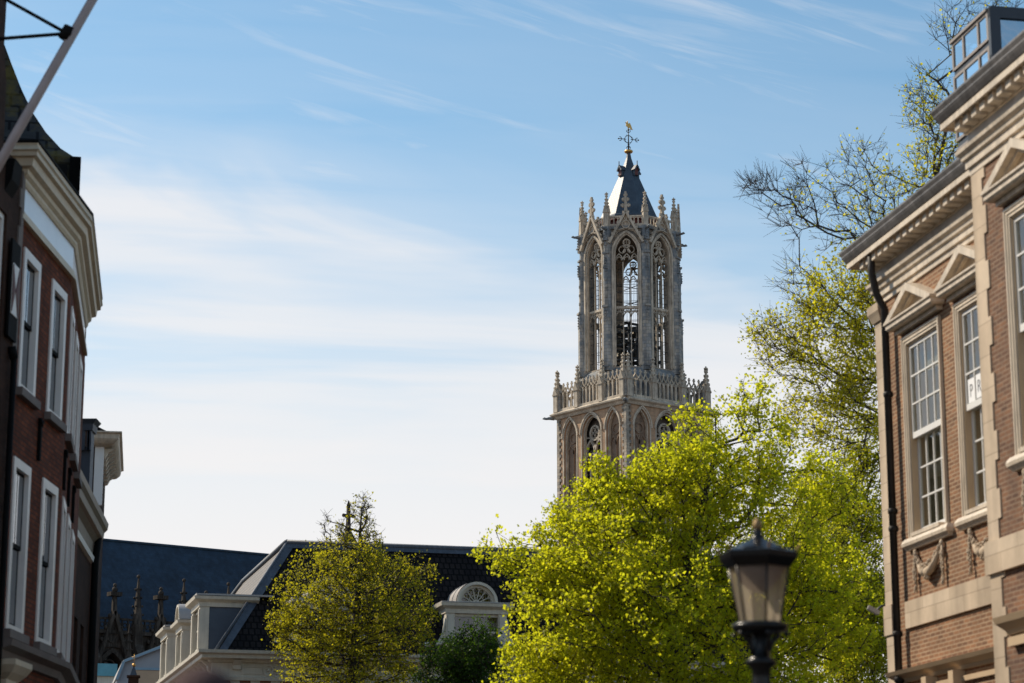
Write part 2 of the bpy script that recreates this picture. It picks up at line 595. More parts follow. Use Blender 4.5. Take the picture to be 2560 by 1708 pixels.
MAT['brick_tan'] = courses('weathered tan brick', (0.265, 0.130, 0.064), (0.145, 0.071, 0.038), (0.33, 0.23, 0.145), 0.22, 0.068, 0.012, var=0.28, vscale=1.4)
MAT['brick_tan_dark'] = courses('weathered darker brick', (0.20, 0.096, 0.050), (0.095, 0.048, 0.031), (0.22, 0.15, 0.10), 0.22, 0.068, 0.011, var=0.3, vscale=1.4, tint=((0.10, 0.06, 0.045), 1.6, 0.5, 0.7, 0.6))
MAT['sandstone'] = courses('pale sandstone', (0.58, 0.47, 0.35), (0.50, 0.395, 0.285), (0.36, 0.28, 0.20), 1.15, 0.46, 0.007, var=0.16, vscale=1.3, streaks=0.28)
MAT['cream_paint'] = plain('cream painted wood', (0.67, 0.57, 0.445), 0.5, 0.24, 1.4, 0.1, streaks=0.25)
MAT['cream_tan'] = plain('tan painted wood', (0.50, 0.37, 0.235), 0.55, 0.12, 1.4, 0.08)
MAT['white_paint'] = plain('white painted wood', (0.74, 0.73, 0.70), 0.4, 0.06, 1.2, 0.05)
MAT['white_left'] = plain('white painted frame', (0.80, 0.76, 0.70), 0.42, 0.1, 1.2, 0.06)
MAT['stone_left'] = plain('ochre painted cornice', (0.62, 0.525, 0.375), 0.5, 0.14, 1.0, 0.08, streaks=0.1)
MAT['frieze_left'] = plain('glossy white frieze', (0.82, 0.84, 0.86), 0.22, 0.06, 1.0, 0.03)
MAT['frieze_right'] = plain('frieze in shade grey', (0.40, 0.40, 0.40), 0.5, 0.4, 1.6, 0.1)  # patchy grey paints in the cornice shade and reflected sky
MAT['sill_stone'] = plain('grey stone sill', (0.17, 0.14, 0.12), 0.8, 0.2, 2, 0.2)
MAT['black_paint'] = plain('black paint', (0.008, 0.008, 0.008), 0.3, 0.2, 4, 0.05, spec=0.28)
MAT['matte_black'] = plain('matte black iron', (0.008, 0.008, 0.008), 0.75, 0.2, 4, 0.05, spec=0.08)
MAT['pipe'] = plain('dark grey pipe paint', (0.030, 0.026, 0.023), 0.55, 0.35, 3, 0.1, spec=0.2, streaks=0.4)
MAT['dark_frame'] = plain('dark blue grey metal frame', (0.028, 0.034, 0.045), 0.45, 0.1, 3, 0.05)
MAT['bronze_frame'] = plain('taupe metal frame', (0.27, 0.225, 0.19), 0.5, 0.1, 3, 0.05)
MAT['room'] = plain('dim room plaster', (0.16, 0.14, 0.10), 0.9, 0.3, 0.8, 0)
MAT['curtain'] = plain('olive curtain', (0.24, 0.215, 0.15), 0.9, 0.25, 2.2, 0.2)
MAT['slate_moss'] = courses('mossy slate', (0.040, 0.041, 0.040), (0.026, 0.028, 0.03), (0.006, 0.006, 0.007), 0.40, 0.34, 0.035, rough=0.75, var=0.35, vscale=1.2, tint=((0.10, 0.078, 0.016), 0.6, 0.47, 0.6, 0.8), spec=0.15)
MAT['glass'] = glass_mat('window glass', (0.88, 0.88, 0.84), 0.04)
MAT['glass_sky'] = glass_mat('old window glass', (0.30, 0.34, 0.35), 0.22)
MAT['glass_roof'] = glass_mat('roof terrace glass', (0.70, 0.80, 0.86), 0.5)
MAT['glass_lamp'] = glass_mat('lantern glass', (0.80, 0.74, 0.66), 0.05)
_t = MAT['glass_lamp'].node_tree              # the lantern glass is dusty: part of it scatters light
_o = [n for n in _t.nodes if n.type == 'OUTPUT_MATERIAL'][0]
_s = _o.inputs[0].links[0].from_socket
_d = N(_t, 'ShaderNodeBsdfTranslucent')
_d.inputs['Color'].default_value = (0.80, 0.72, 0.62, 1)
_m = N(_t, 'ShaderNodeMixShader')
_m.inputs[0].default_value = 0.30
_t.links.new(_s, _m.inputs[1])
_t.links.new(_d.outputs[0], _m.inputs[2])
_t.links.new(_m.outputs[0], _o.inputs[0])
MAT['bark'] = plain('bark', (0.045, 0.036, 0.027), 0.9, 0.35, 5, 0.4)
MAT['bark_grey'] = plain('grey bark', (0.060, 0.050, 0.042), 0.9, 0.35, 5, 0.4)

# ------------------------------------------------------------------ ground
g = MB()
g.poly([(-4000, -300, 0), (4000, -300, 0), (4000, 6000, 0), (-4000, 6000, 0)])
MAT['paving'] = courses('clay street paving', (0.085, 0.06, 0.048), (0.062, 0.048, 0.04), (0.03, 0.027, 0.025), 0.2, 0.1, 0.006, var=0.25, vscale=0.6)
tag(g.build('street', MAT['paving']), kind='structure')

# ------------------------------------------------------------------ the tower
TA = R(37.7)
tower = thing('church_tower', 'tall grey brown gothic church tower with open octagonal lantern and dark blue spire', 'church tower', (17.35, 323, 0), TA)
HS = 7.65


def pinnacle_mb(h, wd, cross=True, tiers=5):
    """Square shaft, gablets, crocketed spirelet and a cross finial."""
    mb = MB()
    hw = wd / 2
    s = h * 0.42
    mb.box(-hw, hw, -hw, hw, 0, s)
    mb.box(-hw * 1.25, hw * 1.25, -hw * 1.25, hw * 1.25, s * 0.93, s)
    for k in range(4):
        mb.M = Matrix.Rotation(k * PI / 2, 4, 'Z')
        mb.prism([(-hw * 1.1, s), (hw * 1.1, s), (0, s + wd * 1.3)], -hw * 1.2, -hw * 0.6)
    mb.M = None
    mb.frustum(-hw * 0.85, hw * 0.85, -hw * 0.85, hw * 0.85, s, h * 0.92, 0.18)
    for i in range(tiers):
        f = (i + 0.6) / tiers
        z = s + (h * 0.92 - s) * f
        q = hw * (0.85 - 0.7 * f)
        c = wd * 0.13
        for sx_ in (-1, 1):
            for sy_ in (-1, 1):
                mb.box(sx_ * q - c, sx_ * q + c, sy_ * q - c, sy_ * q + c, z - c, z + c * 1.2)
    if cross:
        z = h * 0.93
        c = wd * 0.36
        mb.box(-c, c, -wd * 0.12, wd * 0.12, z, z + wd * 0.22)
        mb.box(-wd * 0.12, wd * 0.12, -c, c, z, z + wd * 0.22)
        mb.frustum(-wd * 0.14, wd * 0.14, -wd * 0.14, wd * 0.14, z, h, 0.5)
    return mb


def gargoyle_mb(L):
    mb = MB()
    mb.tube([(0, 0.3, 0), (0, -L * 0.4, 0.06), (0, -L * 0.75, 0.0), (0, -L, 0.1)], [0.26, 0.22, 0.17, 0.2], 6)
    mb.box(-0.3, 0.3, -L * 0.45, -L * 0.2, -0.1, 0.22)
    mb.tube([(0, -L * 0.95, 0.08), (0, -L * 1.15, 0.0)], [0.16, 0.08], 5)
    return mb


# square stage: four walls, each with two blind niches and one open traceried window
core = MB()
core.box(-HS + 1.6, HS - 1.6, -HS + 1.6, HS - 1.6, 0, 66.0)
core.build('core', MAT['tower_dark'], tower)
wm = MB()
ZB, ZS, RISE, ZT = 45.0, 63.2, 2.55, 66.4
wm.wall(-HS, HS, 0, ZB, [], -HS, 0.2)
for cx, ww, xa, xb in ((-4.75, 3.3, -7.1, -2.45), (0, 4.6, -2.45, 2.45), (4.75, 3.3, 2.45, 7.1)):
    arch_wall(wm, xa, xb, ZB, ZT, ww - 0.5, 46, ZS, RISE, -HS, -HS + 0.75, cx)
for s_ in (-1, 1):
    xs_ = sorted((s_ * 7.1, s_ * HS))
    wm.box(xs_[0], xs_[1], -HS, -HS + 0.75, ZB, ZT)
mould = MB()
for cx, ww in ((-4.75, 3.3), (0, 4.6), (4.75, 3.3)):
    w0 = ww - 0.5
    for k, (gw, yy) in enumerate(((0.5, -HS - 0.06), (-0.05, -HS + 0.25))):
        inn = arch_outline(w0 + gw - 0.45, 46, ZS, RISE + (gw - 0.45) * 0.55, 8, cx)
        out = arch_outline(w0 + gw, 46, ZS, RISE + gw * 0.62, 8, cx)
        band(mould, inn, out, yy, yy + 0.4)
    band(mould, arch_pts(w0 + 0.5, ZS, RISE + 0.3, 8, cx), arch_pts(w0 + 0.85, ZS, RISE + 0.52, 8, cx), -HS - 0.2, -HS + 0.05)
niche = MB()
for cx in (-4.75, 4.75):
    niche.box(cx - 1.5, cx + 1.5, -HS + 0.72, -HS + 0.9, 45.5, 66.2)
    bar(niche, [(cx, 46), (cx, 62.0)], 0.22, -HS + 0.55, -HS + 0.73)
    for q in (-0.62, 0.62):
        bar(niche, arch_pts(1.24, 60.8, 1.3, 5, cx + q), 0.2, -HS + 0.55, -HS + 0.73)
    bar(niche, circ(cx, 63.1, 0.72, 12), 0.2, -HS + 0.55, -HS + 0.73)
trac = MB()
bar(trac, [(-0.0, 46), (0, 61.5)], 0.26, -HS + 0.6, -HS + 0.95)
for cx in (-1.02, 1.02):
    bar(trac, [(cx, 46), (cx, 60.2)], 0.18, -HS + 0.62, -HS + 0.9)
    bar(trac, arch_pts(2.0, 60.2, 2.0, 6, cx), 0.26, -HS + 0.6, -HS + 0.95)
    for q in (-0.5, 0.5):
        bar(trac, arch_pts(1.0, 59.4, 1.0, 4, cx + q), 0.14, -HS + 0.64, -HS + 0.88)
bar(trac, circ(0, 63.2, 1.02, 16), 0.26, -HS + 0.6, -HS + 0.95)
for k in range(4):
    t_ = PI / 4 + k * PI / 2
    bar(trac, circ(0.45 * math.cos(t_), 63.2 + 0.45 * math.sin(t_), 0.42, 8), 0.12, -HS + 0.66, -HS + 0.88)
for q in (-1, 1):
    bar(trac, [(q * 0.25, 61.4), (q * 1.0, 62.6), (q * 1.9, 62.7)], 0.2, -HS + 0.6, -HS + 0.95)
louv = MB()
for i in range(26):
    z = 46.3 + i * 0.65
    louv.add([(-2.1, -HS + 1.0, z), (2.1, -HS + 1.0, z), (2.1, -HS + 1.5, z + 0.42), (-2.1, -HS + 1.5, z + 0.42)], [(0, 1, 2, 3)])
quo = MB()
for i in range(48):
    z = 45 + i * 0.445
    q = 0.85 if i % 2 else 0.5
    quo.box(-HS - 0.08, -HS + q, -HS - 0.08, -HS + 0.02, z, z + 0.43)
    quo.box(-HS - 0.08, -HS + 0.02, -HS + 0.02, -HS + 1.35 - q, z, z + 0.43)
base_parts = []
for k in range(4):
    rz = k * PI / 2
    if k == 0:
        base_parts = [wm.build('wall', MAT['tower_brick'], tower), mould.build('window_arch', MAT['tower_light'], tower), niche.build('blind_niche', MAT['tower_niche'], tower), trac.build('window_tracery', MAT['tower_light'], tower), louv.build('louvre', MAT['tower_dark'], tower), quo.build('quoin', MAT['tower_stone'], tower)]
    else:
        for p in base_parts:
            dup(p, tower, rz=rz)
# cornice ledge
led = MB()
led.sweep([(0, 66.2), (0.25, 66.2), (0.45, 66.55), (0.8, 66.75), (0.85, 66.95), (0.4, 67.25), (0, 67.25)],
          [(-HS, -HS), (HS, -HS), (HS, HS), (-HS, HS), (-HS, -HS)])
led.build('cornice', MAT['tower_light'], tower)
gd = gargoyle_mb(1.25)
first = None
for k in range(4):
    r_ = HS * 1.414 + 0.75
    ang = -3 * PI / 4 + k * PI / 2
    loc = (r_ * math.cos(ang), r_ * math.sin(ang), 66.4)
    if first is None:
        first = gd.build('gargoyle', MAT['tower_pier'], tower, loc, ang + PI / 2)
    else:
        dup(first, tower, loc, ang + PI / 2)
# gallery parapet: per side 4 pedestal pinnacles and 3 arcaded panels
PR = HS + 0.3
pan = MB()
xs = [-PR + 0.55, -2.75, 2.75, PR - 0.55]
for x0, x1, n in ((xs[0], xs[1], 4), (xs[1], xs[2], 6), (xs[2], xs[3], 4)):
    d_ = (x1 - x0 - 0.9) / n
    a0 = x0 + 0.45
    pan.box(x0, x1, -PR - 0.05, -PR + 0.28, 67.25, 67.62)
    for i in range(n + 1):
        pan.box(a0 + i * d_ - 0.1, a0 + i * d_ + 0.1, -PR, -PR + 0.24, 67.6, 70.0)
    for i in range(n):
        c = a0 + (i + 0.5) * d_
        bar(pan, arch_pts(d_ - 0.1, 69.2, 0.75, 4, c), 0.15, -PR + 0.02, -PR + 0.22)
    for i in range(n + 1):
        c = a0 + i * d_
        if 0 < i < n:
            bar(pan, [(c - d_ / 2, 69.95), (c, 70.7), (c + d_ / 2, 69.95)], 0.16, -PR + 0.02, -PR + 0.22)
            bar(pan, [(c - d_ / 2, 69.95), (c, 69.5), (c + d_ / 2, 69.95)], 0.12, -PR + 0.02, -PR + 0.22)
            pan.box(c - 0.09, c + 0.09, -PR + 0.03, -PR + 0.21, 70.6, 71.35)
            pan.box(c - 0.22, c + 0.22, -PR + 0.05, -PR + 0.19, 70.95, 71.12)
    for q in (0, n):
        c = a0 + q * d_
        s_ = 1 if q == 0 else -1
        bar(pan, [(c, 70.6), (c + s_ * d_ / 2, 69.95)], 0.16, -PR + 0.02, -PR + 0.22)
pan_o = pan.build('parapet', MAT['tower_light'], tower)
for k in range(1, 4):
    dup(pan_o, tower, rz=k * PI / 2)
pn = pinnacle_mb(6.3, 0.85)
pn_o = None
for k in range(4):
    rot = Matrix.Rotation(k * PI / 2, 3, 'Z')
    for x, y in ((-PR + 0.55, -PR + 0.05), (-2.75, -PR + 0.05), (2.75, -PR + 0.05), (PR - 0.55, -PR + 0.05)):
        p = rot @ Vector((x, y, 67.2))
        if pn_o is None:
            pn_o = pn.build('pinnacle', MAT['tower_light'], tower, p, k * PI / 2)
        else:
            dup(pn_o, tower, p, k * PI / 2)
cs = MB()
cs.box(-0.75, 0.75, -0.75, 0.75, 67.2, 69.9)
cs.frustum(-0.75, 0.75, -0.75, 0.75, 69.9, 71.4, 0.25)
cs_o = cs.build('corner_pedestal', MAT['tower_stone'], tower, (-PR + 0.6, -PR + 0.6, 0))
for sx_, sy_ in ((1, -1), (1, 1), (-1, 1)):
    dup(cs_o, tower, (sx_ * (PR - 0.6), sy_ * (PR - 0.6), 0))

# octagonal lantern
AP = 6.75                       # apothem
SD = 2 * AP * math.tan(PI / 8)  # side
deck = MB()
deck.lathe([(8.15, 67.2), (8.1, 71.0), (7.5, 72.0), (7.2, 72.3)], 8, phase=PI / 8, smooth=False)
deck.build('lantern_base', MAT['tower_pier'], tower)
ow = MB()        # wall of one side with its great pointed window
arch_wall(ow, -SD / 2, SD / 2, 71.9, 93.2, 3.3, 72.4, 89.1, 2.85, -AP, -AP + 1.0, 0, 10)
oj = MB()        # deep moulded jambs, two orders
for gw, yy, zz in ((0.95, -AP - 0.32, 0.0), (0.42, -AP - 0.12, 0)):
    band(oj, arch_outline(3.2 + gw - 0.45, 72.6, 89.1, 2.8 + (gw - 0.45) * 0.5, 10), arch_outline(3.2 + gw + 0.12, 72.4, 89.1, 2.8 + gw * 0.62, 10), yy, yy + 0.35)
ot = MB()        # tracery
Y0, Y1 = -AP + 0.35, -AP + 0.62
for x in (-0.55, 0.55):
    bar(ot, [(x, 72.4), (x, 87.9)], 0.13, Y0, Y1)
bar(ot, [(-1.65, 81.15), (1.65, 81.15)], 0.34, Y0 - 0.1, Y1 + 0.1)
for x in (-1.1, 0, 1.1):
    bar(ot, arch_pts(1.1, 79.7, 0.85, 5, x), 0.13, Y0, Y1)
    bar(ot, circ(x - 0.3, 80.75, 0.22, 7), 0.1, Y0, Y1)
    bar(ot, circ(x + 0.3, 80.75, 0.22, 7), 0.1, Y0, Y1)
    bar(ot, arch_pts(1.1, 88.0, 1.15, 6, x), 0.13, Y0, Y1)
    bar(ot, circ(x, 88.35, 0.34, 8, -0.5, PI + 0.5), 0.08, Y0, Y1)
for x in (-0.62, 0.62):
    bar(ot, circ(x, 89.75, 0.5, 10), 0.11, Y0, Y1)
    bar(ot, [(x, 89.2), (x * 0.55, 89.7), (0, 90.25)], 0.2, Y0, Y1)
    bar(ot, [(x * 1.5, 90.2), (x * 0.6, 90.3), (0, 90.25)], 0.16, Y0, Y1)
bar(ot, circ(0, 90.85, 0.5, 12), 0.11, Y0, Y1)
for k in range(4):
    t_ = k * PI / 2 + PI / 4
    bar(ot, circ(0.24 * math.cos(t_), 90.85 + 0.24 * math.sin(t_), 0.2, 6), 0.08, Y0, Y1)
os_ = MB()       # iron saddle bars
for i in range(11):
    z = 73.6 + i * 1.42
    os_.box(-1.65, 1.65, Y1 - 0.02, Y1 + 0.06, z, z + 0.05)
for x in (-1.1, 0.0, 1.1):
    os_.box(x - 0.015, x + 0.015, Y1 - 0.015, Y1 + 0.055, 73.5, 88.0)
og = MB()        # gable over the window
bar(og, [(-2.45, 90.6), (0, 95.3)], 0.34, -AP - 0.75, -AP - 0.25)
bar(og, [(0, 95.3), (2.45, 90.6)], 0.34, -AP - 0.75, -AP - 0.25)
og.prism([(-2.2, 91.2), (-1.95, 91.4), (-1.1, 92.25), (-0.2, 92.6), (0.2, 92.6), (1.1, 92.25), (1.95, 91.4), (2.2, 91.2), (0, 95.2)], -AP - 0.3, -AP - 0.1)
bar(og, circ(0, 93.3, 0.55, 14), 0.16, -AP - 0.5, -AP - 0.28)
for x in (-1, 1):
    bar(og, [(x * 0.3, 92.75), (x * 1.15, 92.5)], 0.14, -AP - 0.5, -AP - 0.28)
    bar(og, [(0, 93.85), (x * 0.25, 94.4)], 0.1, -AP - 0.5, -AP - 0.28)
    for i in range(6):
        f = (i + 0.5) / 6
        og.box(x * 2.45 * (1 - f) + x * 0.16 - 0.13, x * 2.45 * (1 - f) + x * 0.16 + 0.13, -AP - 0.62, -AP - 0.38, 90.6 + 4.7 * f + 0.06, 90.6 + 4.7 * f + 0.4)
of = MB()        # finial on the gable
of.frustum(-0.24, 0.24, -AP - 0.74, -AP - 0.26, 95.1, 98.2, 0.6)
for z, h_ in ((96.0, 0.7), (96.9, 0.55)):
    of.box(-h_, h_, -AP - 0.63, -AP - 0.37, z, z + 0.32)
    of.box(-h_ * 0.75, -h_ * 0.45, -AP - 0.66, -AP - 0.34, z - 0.12, z + 0.44)
    of.box(h_ * 0.45, h_ * 0.75, -AP - 0.66, -AP - 0.34, z - 0.12, z + 0.44)
of.box(-0.3, 0.3, -AP - 0.65, -AP - 0.35, 97.6, 97.85)
ob = MB()        # balustrade round the spire
ob.box(-SD / 2, SD / 2, -AP - 0.15, -AP + 0.15, 93.2, 93.5)
ob.box(-SD / 2, SD / 2, -AP - 0.12, -AP + 0.12, 94.55, 94.75)
for i in range(9):
    x = -SD / 2 + 0.45 + i * (SD - 0.9) / 8
    ob.box(x - 0.08, x + 0.08, -AP - 0.08, -AP + 0.08, 93.5, 94.55)
    if i < 8:
        bar(ob, arch_pts((SD - 0.9) / 8 - 0.06, 94.15, 0.35, 3, x + (SD - 0.9) / 16), 0.08, -AP - 0.06, -AP + 0.06)
oc = MB()        # cornice under the balustrade
oc.box(-SD / 2 - 0.1, SD / 2 + 0.1, -AP - 0.35, -AP, 92.75, 93.2)
op = MB()        # corner buttress with shafts, offset and bands (built at local x=0 pointing to -y)
RC = AP / math.cos(PI / 8)
op.prism([(-0.95, -RC + 0.62), (-0.62, -RC - 0.25), (-0.35, -RC - 0.62), (0.35, -RC - 0.62), (0.62, -RC - 0.25), (0.95, -RC + 0.62)], 71.8, 81.3, 'z')
op.prism([(-0.88, -RC + 0.6), (-0.55, -RC - 0.2), (-0.3, -RC - 0.46), (0.3, -RC - 0.46), (0.55, -RC - 0.2), (0.88, -RC + 0.6)], 81.2, 89.2, 'z')
op.prism([(-0.8, -RC + 0.55), (-0.48, -RC - 0.15), (-0.25, -RC - 0.34), (0.25, -RC - 0.34), (0.48, -RC - 0.15), (0.8, -RC + 0.55)], 89.1, 93.2, 'z')
for z, k in ((81.05, 0.78), (89.0, 0.62), (72.3, 0.8)):
    op.box(-0.5, 0.5, -RC - k, -RC + 0.1, z, z + 0.28)
for z in (79.0, 86.8, 91.0):     # crocketed blind gablets up the shaft
    op.prism([(-0.34, z), (0.34, z), (0, z + 1.6)], -RC - 0.68, -RC - 0.3)
    for i in range(4):
        op.box(-0.1, 0.1, -RC - 0.8, -RC - 0.5, z + 0.3 + i * 0.4, z + 0.45 + i * 0.4)
for i in range(15):
    op.box(-0.16, 0.16, -RC - 0.56, -RC - 0.4, 73.4 + i * 1.3, 73.75 + i * 1.3)
sides = [(ow, 'lantern_wall', 'tower_stone'), (oj, 'window_jamb', 'tower_light'), (ot, 'window_tracery', 'tower_light'), (os_, 'saddle_bars', 'iron'), (og, 'gable', 'tower_light'), (of, 'gable_finial', 'tower_light'), (ob, 'balustrade', 'tower_light'), (oc, 'lantern_cornice', 'tower_pier')]
protos = []
for k in range(8):
    rz = k * PI / 4
    if k == 0:
        protos = [m_.build(n_, MAT[q_], tower) for m_, n_, q_ in sides]
        bt = op.build('buttress', MAT['tower_pier'], tower, rz=PI / 8)
        pp = pinnacle_mb(5.2, 0.72).build('lantern_pinnacle', MAT['tower_light'], tower, (RC * math.sin(PI / 8), -RC * math.cos(PI / 8) + 0.05, 93.2), PI / 8)
        gp = gargoyle_mb(1.1).build('lantern_gargoyle', MAT['tower_pier'], tower, ((RC + 0.4) * math.sin(PI / 8), -(RC + 0.4) * math.cos(PI / 8), 92.7), PI / 8)
    else:
        for p in protos:
            dup(p, tower, rz=rz)
        a = rz + PI / 8
        dup(bt, tower, rz=a)
        dup(pp, tower, (RC * math.sin(a), -(RC - 0.05) * math.cos(a), 93.2), a)
        dup(gp, tower, ((RC + 0.4) * math.sin(a), -(RC + 0.4) * math.cos(a), 92.7), a)
fl = MB()        # floors and the bell frame inside
fl.lathe([(6.2, 71.9), (6.2, 72.2)], 8, phase=PI / 8, smooth=False)
fl.build('lantern_floor', MAT['tower_dark'], tower)
fl = MB()
fl.lathe([(6.3, 92.8), (6.3, 93.2)], 8, phase=PI / 8, smooth=False)
fl.build('lantern_ceiling', MAT['tower_dark'], tower)
bf = MB()
for x in (-2.6, -0.9, 0.9, 2.6):
    for y in (-2.6, 2.6):
        bf.box(x - 0.16, x + 0.16, y - 0.16, y + 0.16, 72.2, 79.4)
for z in (74.2, 76.4, 78.3, 79.3):
    for y in (-2.6, 0, 2.6):
        bf.box(-3.4, 3.4, y - 0.16, y + 0.16, z, z + 0.3)
    for x in (-2.8, 0, 2.8):
        bf.box(x - 0.15, x + 0.15, -3.2, 3.2, z + 0.03, z + 0.27)
for q in (-1, 1):
    bf.tube([(q * 3.0, -2.6, 72.4), (q * 0.4, -2.6, 79.0)], 0.16, 4)
    bf.tube([(q * 3.0, 2.6, 72.4), (q * 0.4, 2.6, 79.0)], 0.16, 4)
for z in (83.0, 85.4):
    bf.tube([(-5.8, 0, z), (5.8, 0, z + 0.6)], 0.06, 4)
    bf.tube([(0, -5.8, z + 0.5), (0, 5.8, z)], 0.06, 4)
bf.build('bell_frame', MAT['iron'], tower)
bell = MB()
bell.lathe([(0.05, 1.25), (0.32, 1.2), (0.42, 0.8), (0.55, 0.35), (0.82, 0.0), (0.7, 0.02)], 12)
b0 = None
random.seed(4)
for z, n_, sc in ((72.6, 4, 1.25), (74.8, 6, 0.9), (76.9, 7, 0.72), (78.2, 7, 0.5)):
    for i in range(n_):
        p = (-2.6 + 5.2 * (i + 0.5) / n_, random.choice((-1.6, 0, 1.5)), z)
        if b0 is None:
            b0 = bell.build('bell', MAT['bronze'], tower, p)
            b0.scale = (sc,) * 3
        else:
            o = dup(b0, tower, p)
            o.scale = (sc,) * 3
# spire
sp = MB()
sp.lathe([(4.75, 95.3), (4.72, 95.7), (4.45, 96.0), (1.75, 102.2), (1.3, 103.3), (0.78, 104.5), (0.42, 105.6), (0.28, 106.4)], 8, phase=PI / 8, smooth=False)
sp.build('spire', MAT['lead_roof'], tower)
ea = MB()
ea.lathe([(4.3, 93.2), (4.3, 94.9), (4.85, 95.0), (4.85, 95.35)], 8, phase=PI / 8, smooth=False)
ea.build('spire_eaves', MAT['red_wood'], tower)
dm = MB()
dm.prism([(-0.28, 102.6), (0.28, 102.6), (0.28, 103.55), (0, 103.85), (-0.28, 103.55)], -1.75, -0.8)
dmr = MB()
bar(dmr, [(-0.5, 103.3), (0, 104.1)], 0.2, -1.95, -0.7)
bar(dmr, [(0, 104.1), (0.5, 103.3)], 0.2, -1.95, -0.7)
for q in (-1, 1):
    dmr.box(q * 0.34 - 0.07, q * 0.34 + 0.07, -1.7, -0.7, 102.5, 103.5)
dmr.box(-0.05, 0.05, -1.95, -1.85, 104.1, 104.75)
d0 = None
for k in range(4):
    a = k * PI / 2
    if d0 is None:
        d0 = dm.build('spire_dormer', MAT['red_wood'], tower, rz=a)
        dmr.build('dormer_roof', MAT['lead_roof'], d0)
    else:
        dup(d0, tower, rz=a)
vb = MB()
vb.lathe([(0.1, 106.3), (0.55, 106.45), (0.68, 106.65), (0.5, 106.85), (0.1, 107.0)], 12)
vb.build('gilded_ball', MAT['gold'], tower)
vc = MB()
vc.tube([(0, 0, 106.9), (0, 0, 110.4)], [0.12, 0.05], 6)
q = 0.062
for k in range(4):
    t_ = k * PI / 2
    c_, s_ = math.cos(t_), math.sin(t_)
    P = lambda a, b: (a * c_ - b * s_, 0, 108.55 + a * s_ + b * c_)
    vc.tube([P(0.35, 0), P(1.5, 0)], q, 4)
    vc.tube([P(0.42, 0.42), P(0.9, 0.12), P(0.42, 0.42)], q, 4)
    vc.tube([P(0.65, 0), P(0.42, 0.42), P(0, 0.65)], q, 4)
    for b in (-1, 1):
        vc.tube([P(1.05, 0), P(1.2, 0.28 * b), P(1.42, 0.3 * b)], q, 4)
    vc.ball(P(1.55, 0), 0.12, 5)
for z in (107.3, 107.7, 110.0):
    vc.lathe([(0.08, z - 0.1), (0.2, z), (0.08, z + 0.1)], 6)
vc.build('iron_cross', MAT['iron'], tower, rz=-TA + 0.25)
vv = MB()
vv.prism([(-0.5, 111.95), (-0.28, 111.9), (-0.15, 112.2), (0.0, 111.75), (0.25, 111.9), (0.5, 111.35), (0.62, 110.95), (0.35, 110.92), (0.25, 111.15), (-0.05, 110.95), (-0.15, 111.25), (-0.4, 111.35), (-0.35, 111.7)], -0.04, 0.04)
vv.box(-0.1, 0.75, -0.04, 0.04, 110.86, 110.92)
vv.v = [(x, y, z - 0.75) for x, y, z in vv.v]
vv.build('weather_vane', MAT['gold'], tower, rz=-TA + 0.35)

# ------------------------------------------------------------------ the big church left of the tower
CA = R(35.5)
O = at(628, 1385, 246)
CZ = O.z                                       # ridge height
church = thing('gothic_church', 'large dark gothic church with blue slate roof and pinnacles behind the dormered house', 'church', (O.x, O.y, 0), CA)
rf = MB()
rf.poly([(-46, 0, CZ), (4, 0, CZ), (4, -8.4, CZ - 11.5), (-46, -8.4, CZ - 11.5)])
rf.poly([(-46, 0, CZ), (4, 0, CZ), (4, 8.4, CZ - 11.5), (-46, 8.4, CZ - 11.5)])
rf.tube([(-46, 0, CZ + 0.05), (4, 0, CZ + 0.05)], 0.16, 6)
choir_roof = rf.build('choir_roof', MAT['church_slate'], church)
MAT['church_slate_lit'] = courses('church slate sunlit tone', (0.30, 0.275, 0.24), (0.25, 0.23, 0.205), (0.16, 0.15, 0.14), 0.45, 0.35, 0.03, rough=0.6, var=0.2, vscale=0.4)  # church slate again, its sunlit slope painted in as a paler colour
tr = MB()
TL = 15.5
tr.poly([(4, 10, CZ), (4, -TL, CZ), (-3.8, -TL, CZ - 11.0), (-3.8, 10, CZ - 11.0)])
tr.poly([(4, 10, CZ), (4, -TL, CZ), (11.8, -TL, CZ - 11.0), (11.8, 10, CZ - 11.0)])
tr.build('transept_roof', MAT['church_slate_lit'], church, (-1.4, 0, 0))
tg = MB()
tg.prism([(-4.4, 0), (12.4, 0), (12.4, CZ - 11.2), (4, CZ + 0.9), (-4.4, CZ - 11.2)], -TL - 0.8, -TL)
tg.build('transept_gable', MAT['church_stone'], church, (-1.4, 0, 0))
fn = MB()
fn.frustum(3.3, 4.7, -TL - 1.0, -TL + 0.4, CZ - 1.6, CZ + 1.6, 0.3)
fn.frustum(3.8, 4.2, -TL - 0.55, -TL - 0.15, CZ + 1.5, CZ + 4.2, 0.7)
fn.box(3.65, 4.35, -TL - 0.7, -TL, CZ + 1.55, CZ + 1.75)
fn.box(3.45, 4.55, -TL - 0.47, -TL - 0.23, CZ + 2.95, CZ + 3.25)
fn.box(3.88, 4.12, -TL - 0.9, -TL + 0.2, CZ + 2.95, CZ + 3.25)
for s_ in (-1, 1):
    fn.ball((4 + s_ * 0.58, -TL - 0.35, CZ + 3.1), 0.2, 6)
    for i in range(3):
        fn.ball((4 + s_ * (0.7 - i * 0.2), -TL - 0.3, CZ - 1.0 + i * 0.9), 0.2, 5)
fn.ball((4, -TL - 0.35, CZ + 4.2), 0.22, 6)
fn.lathe([(0.18, 0), (0.05, 0.45)], 6, (4, -TL - 0.35, CZ + 4.25))
fn.build('gable_finial', MAT['church_stone'], church, (-1.4, 0, -0.7))

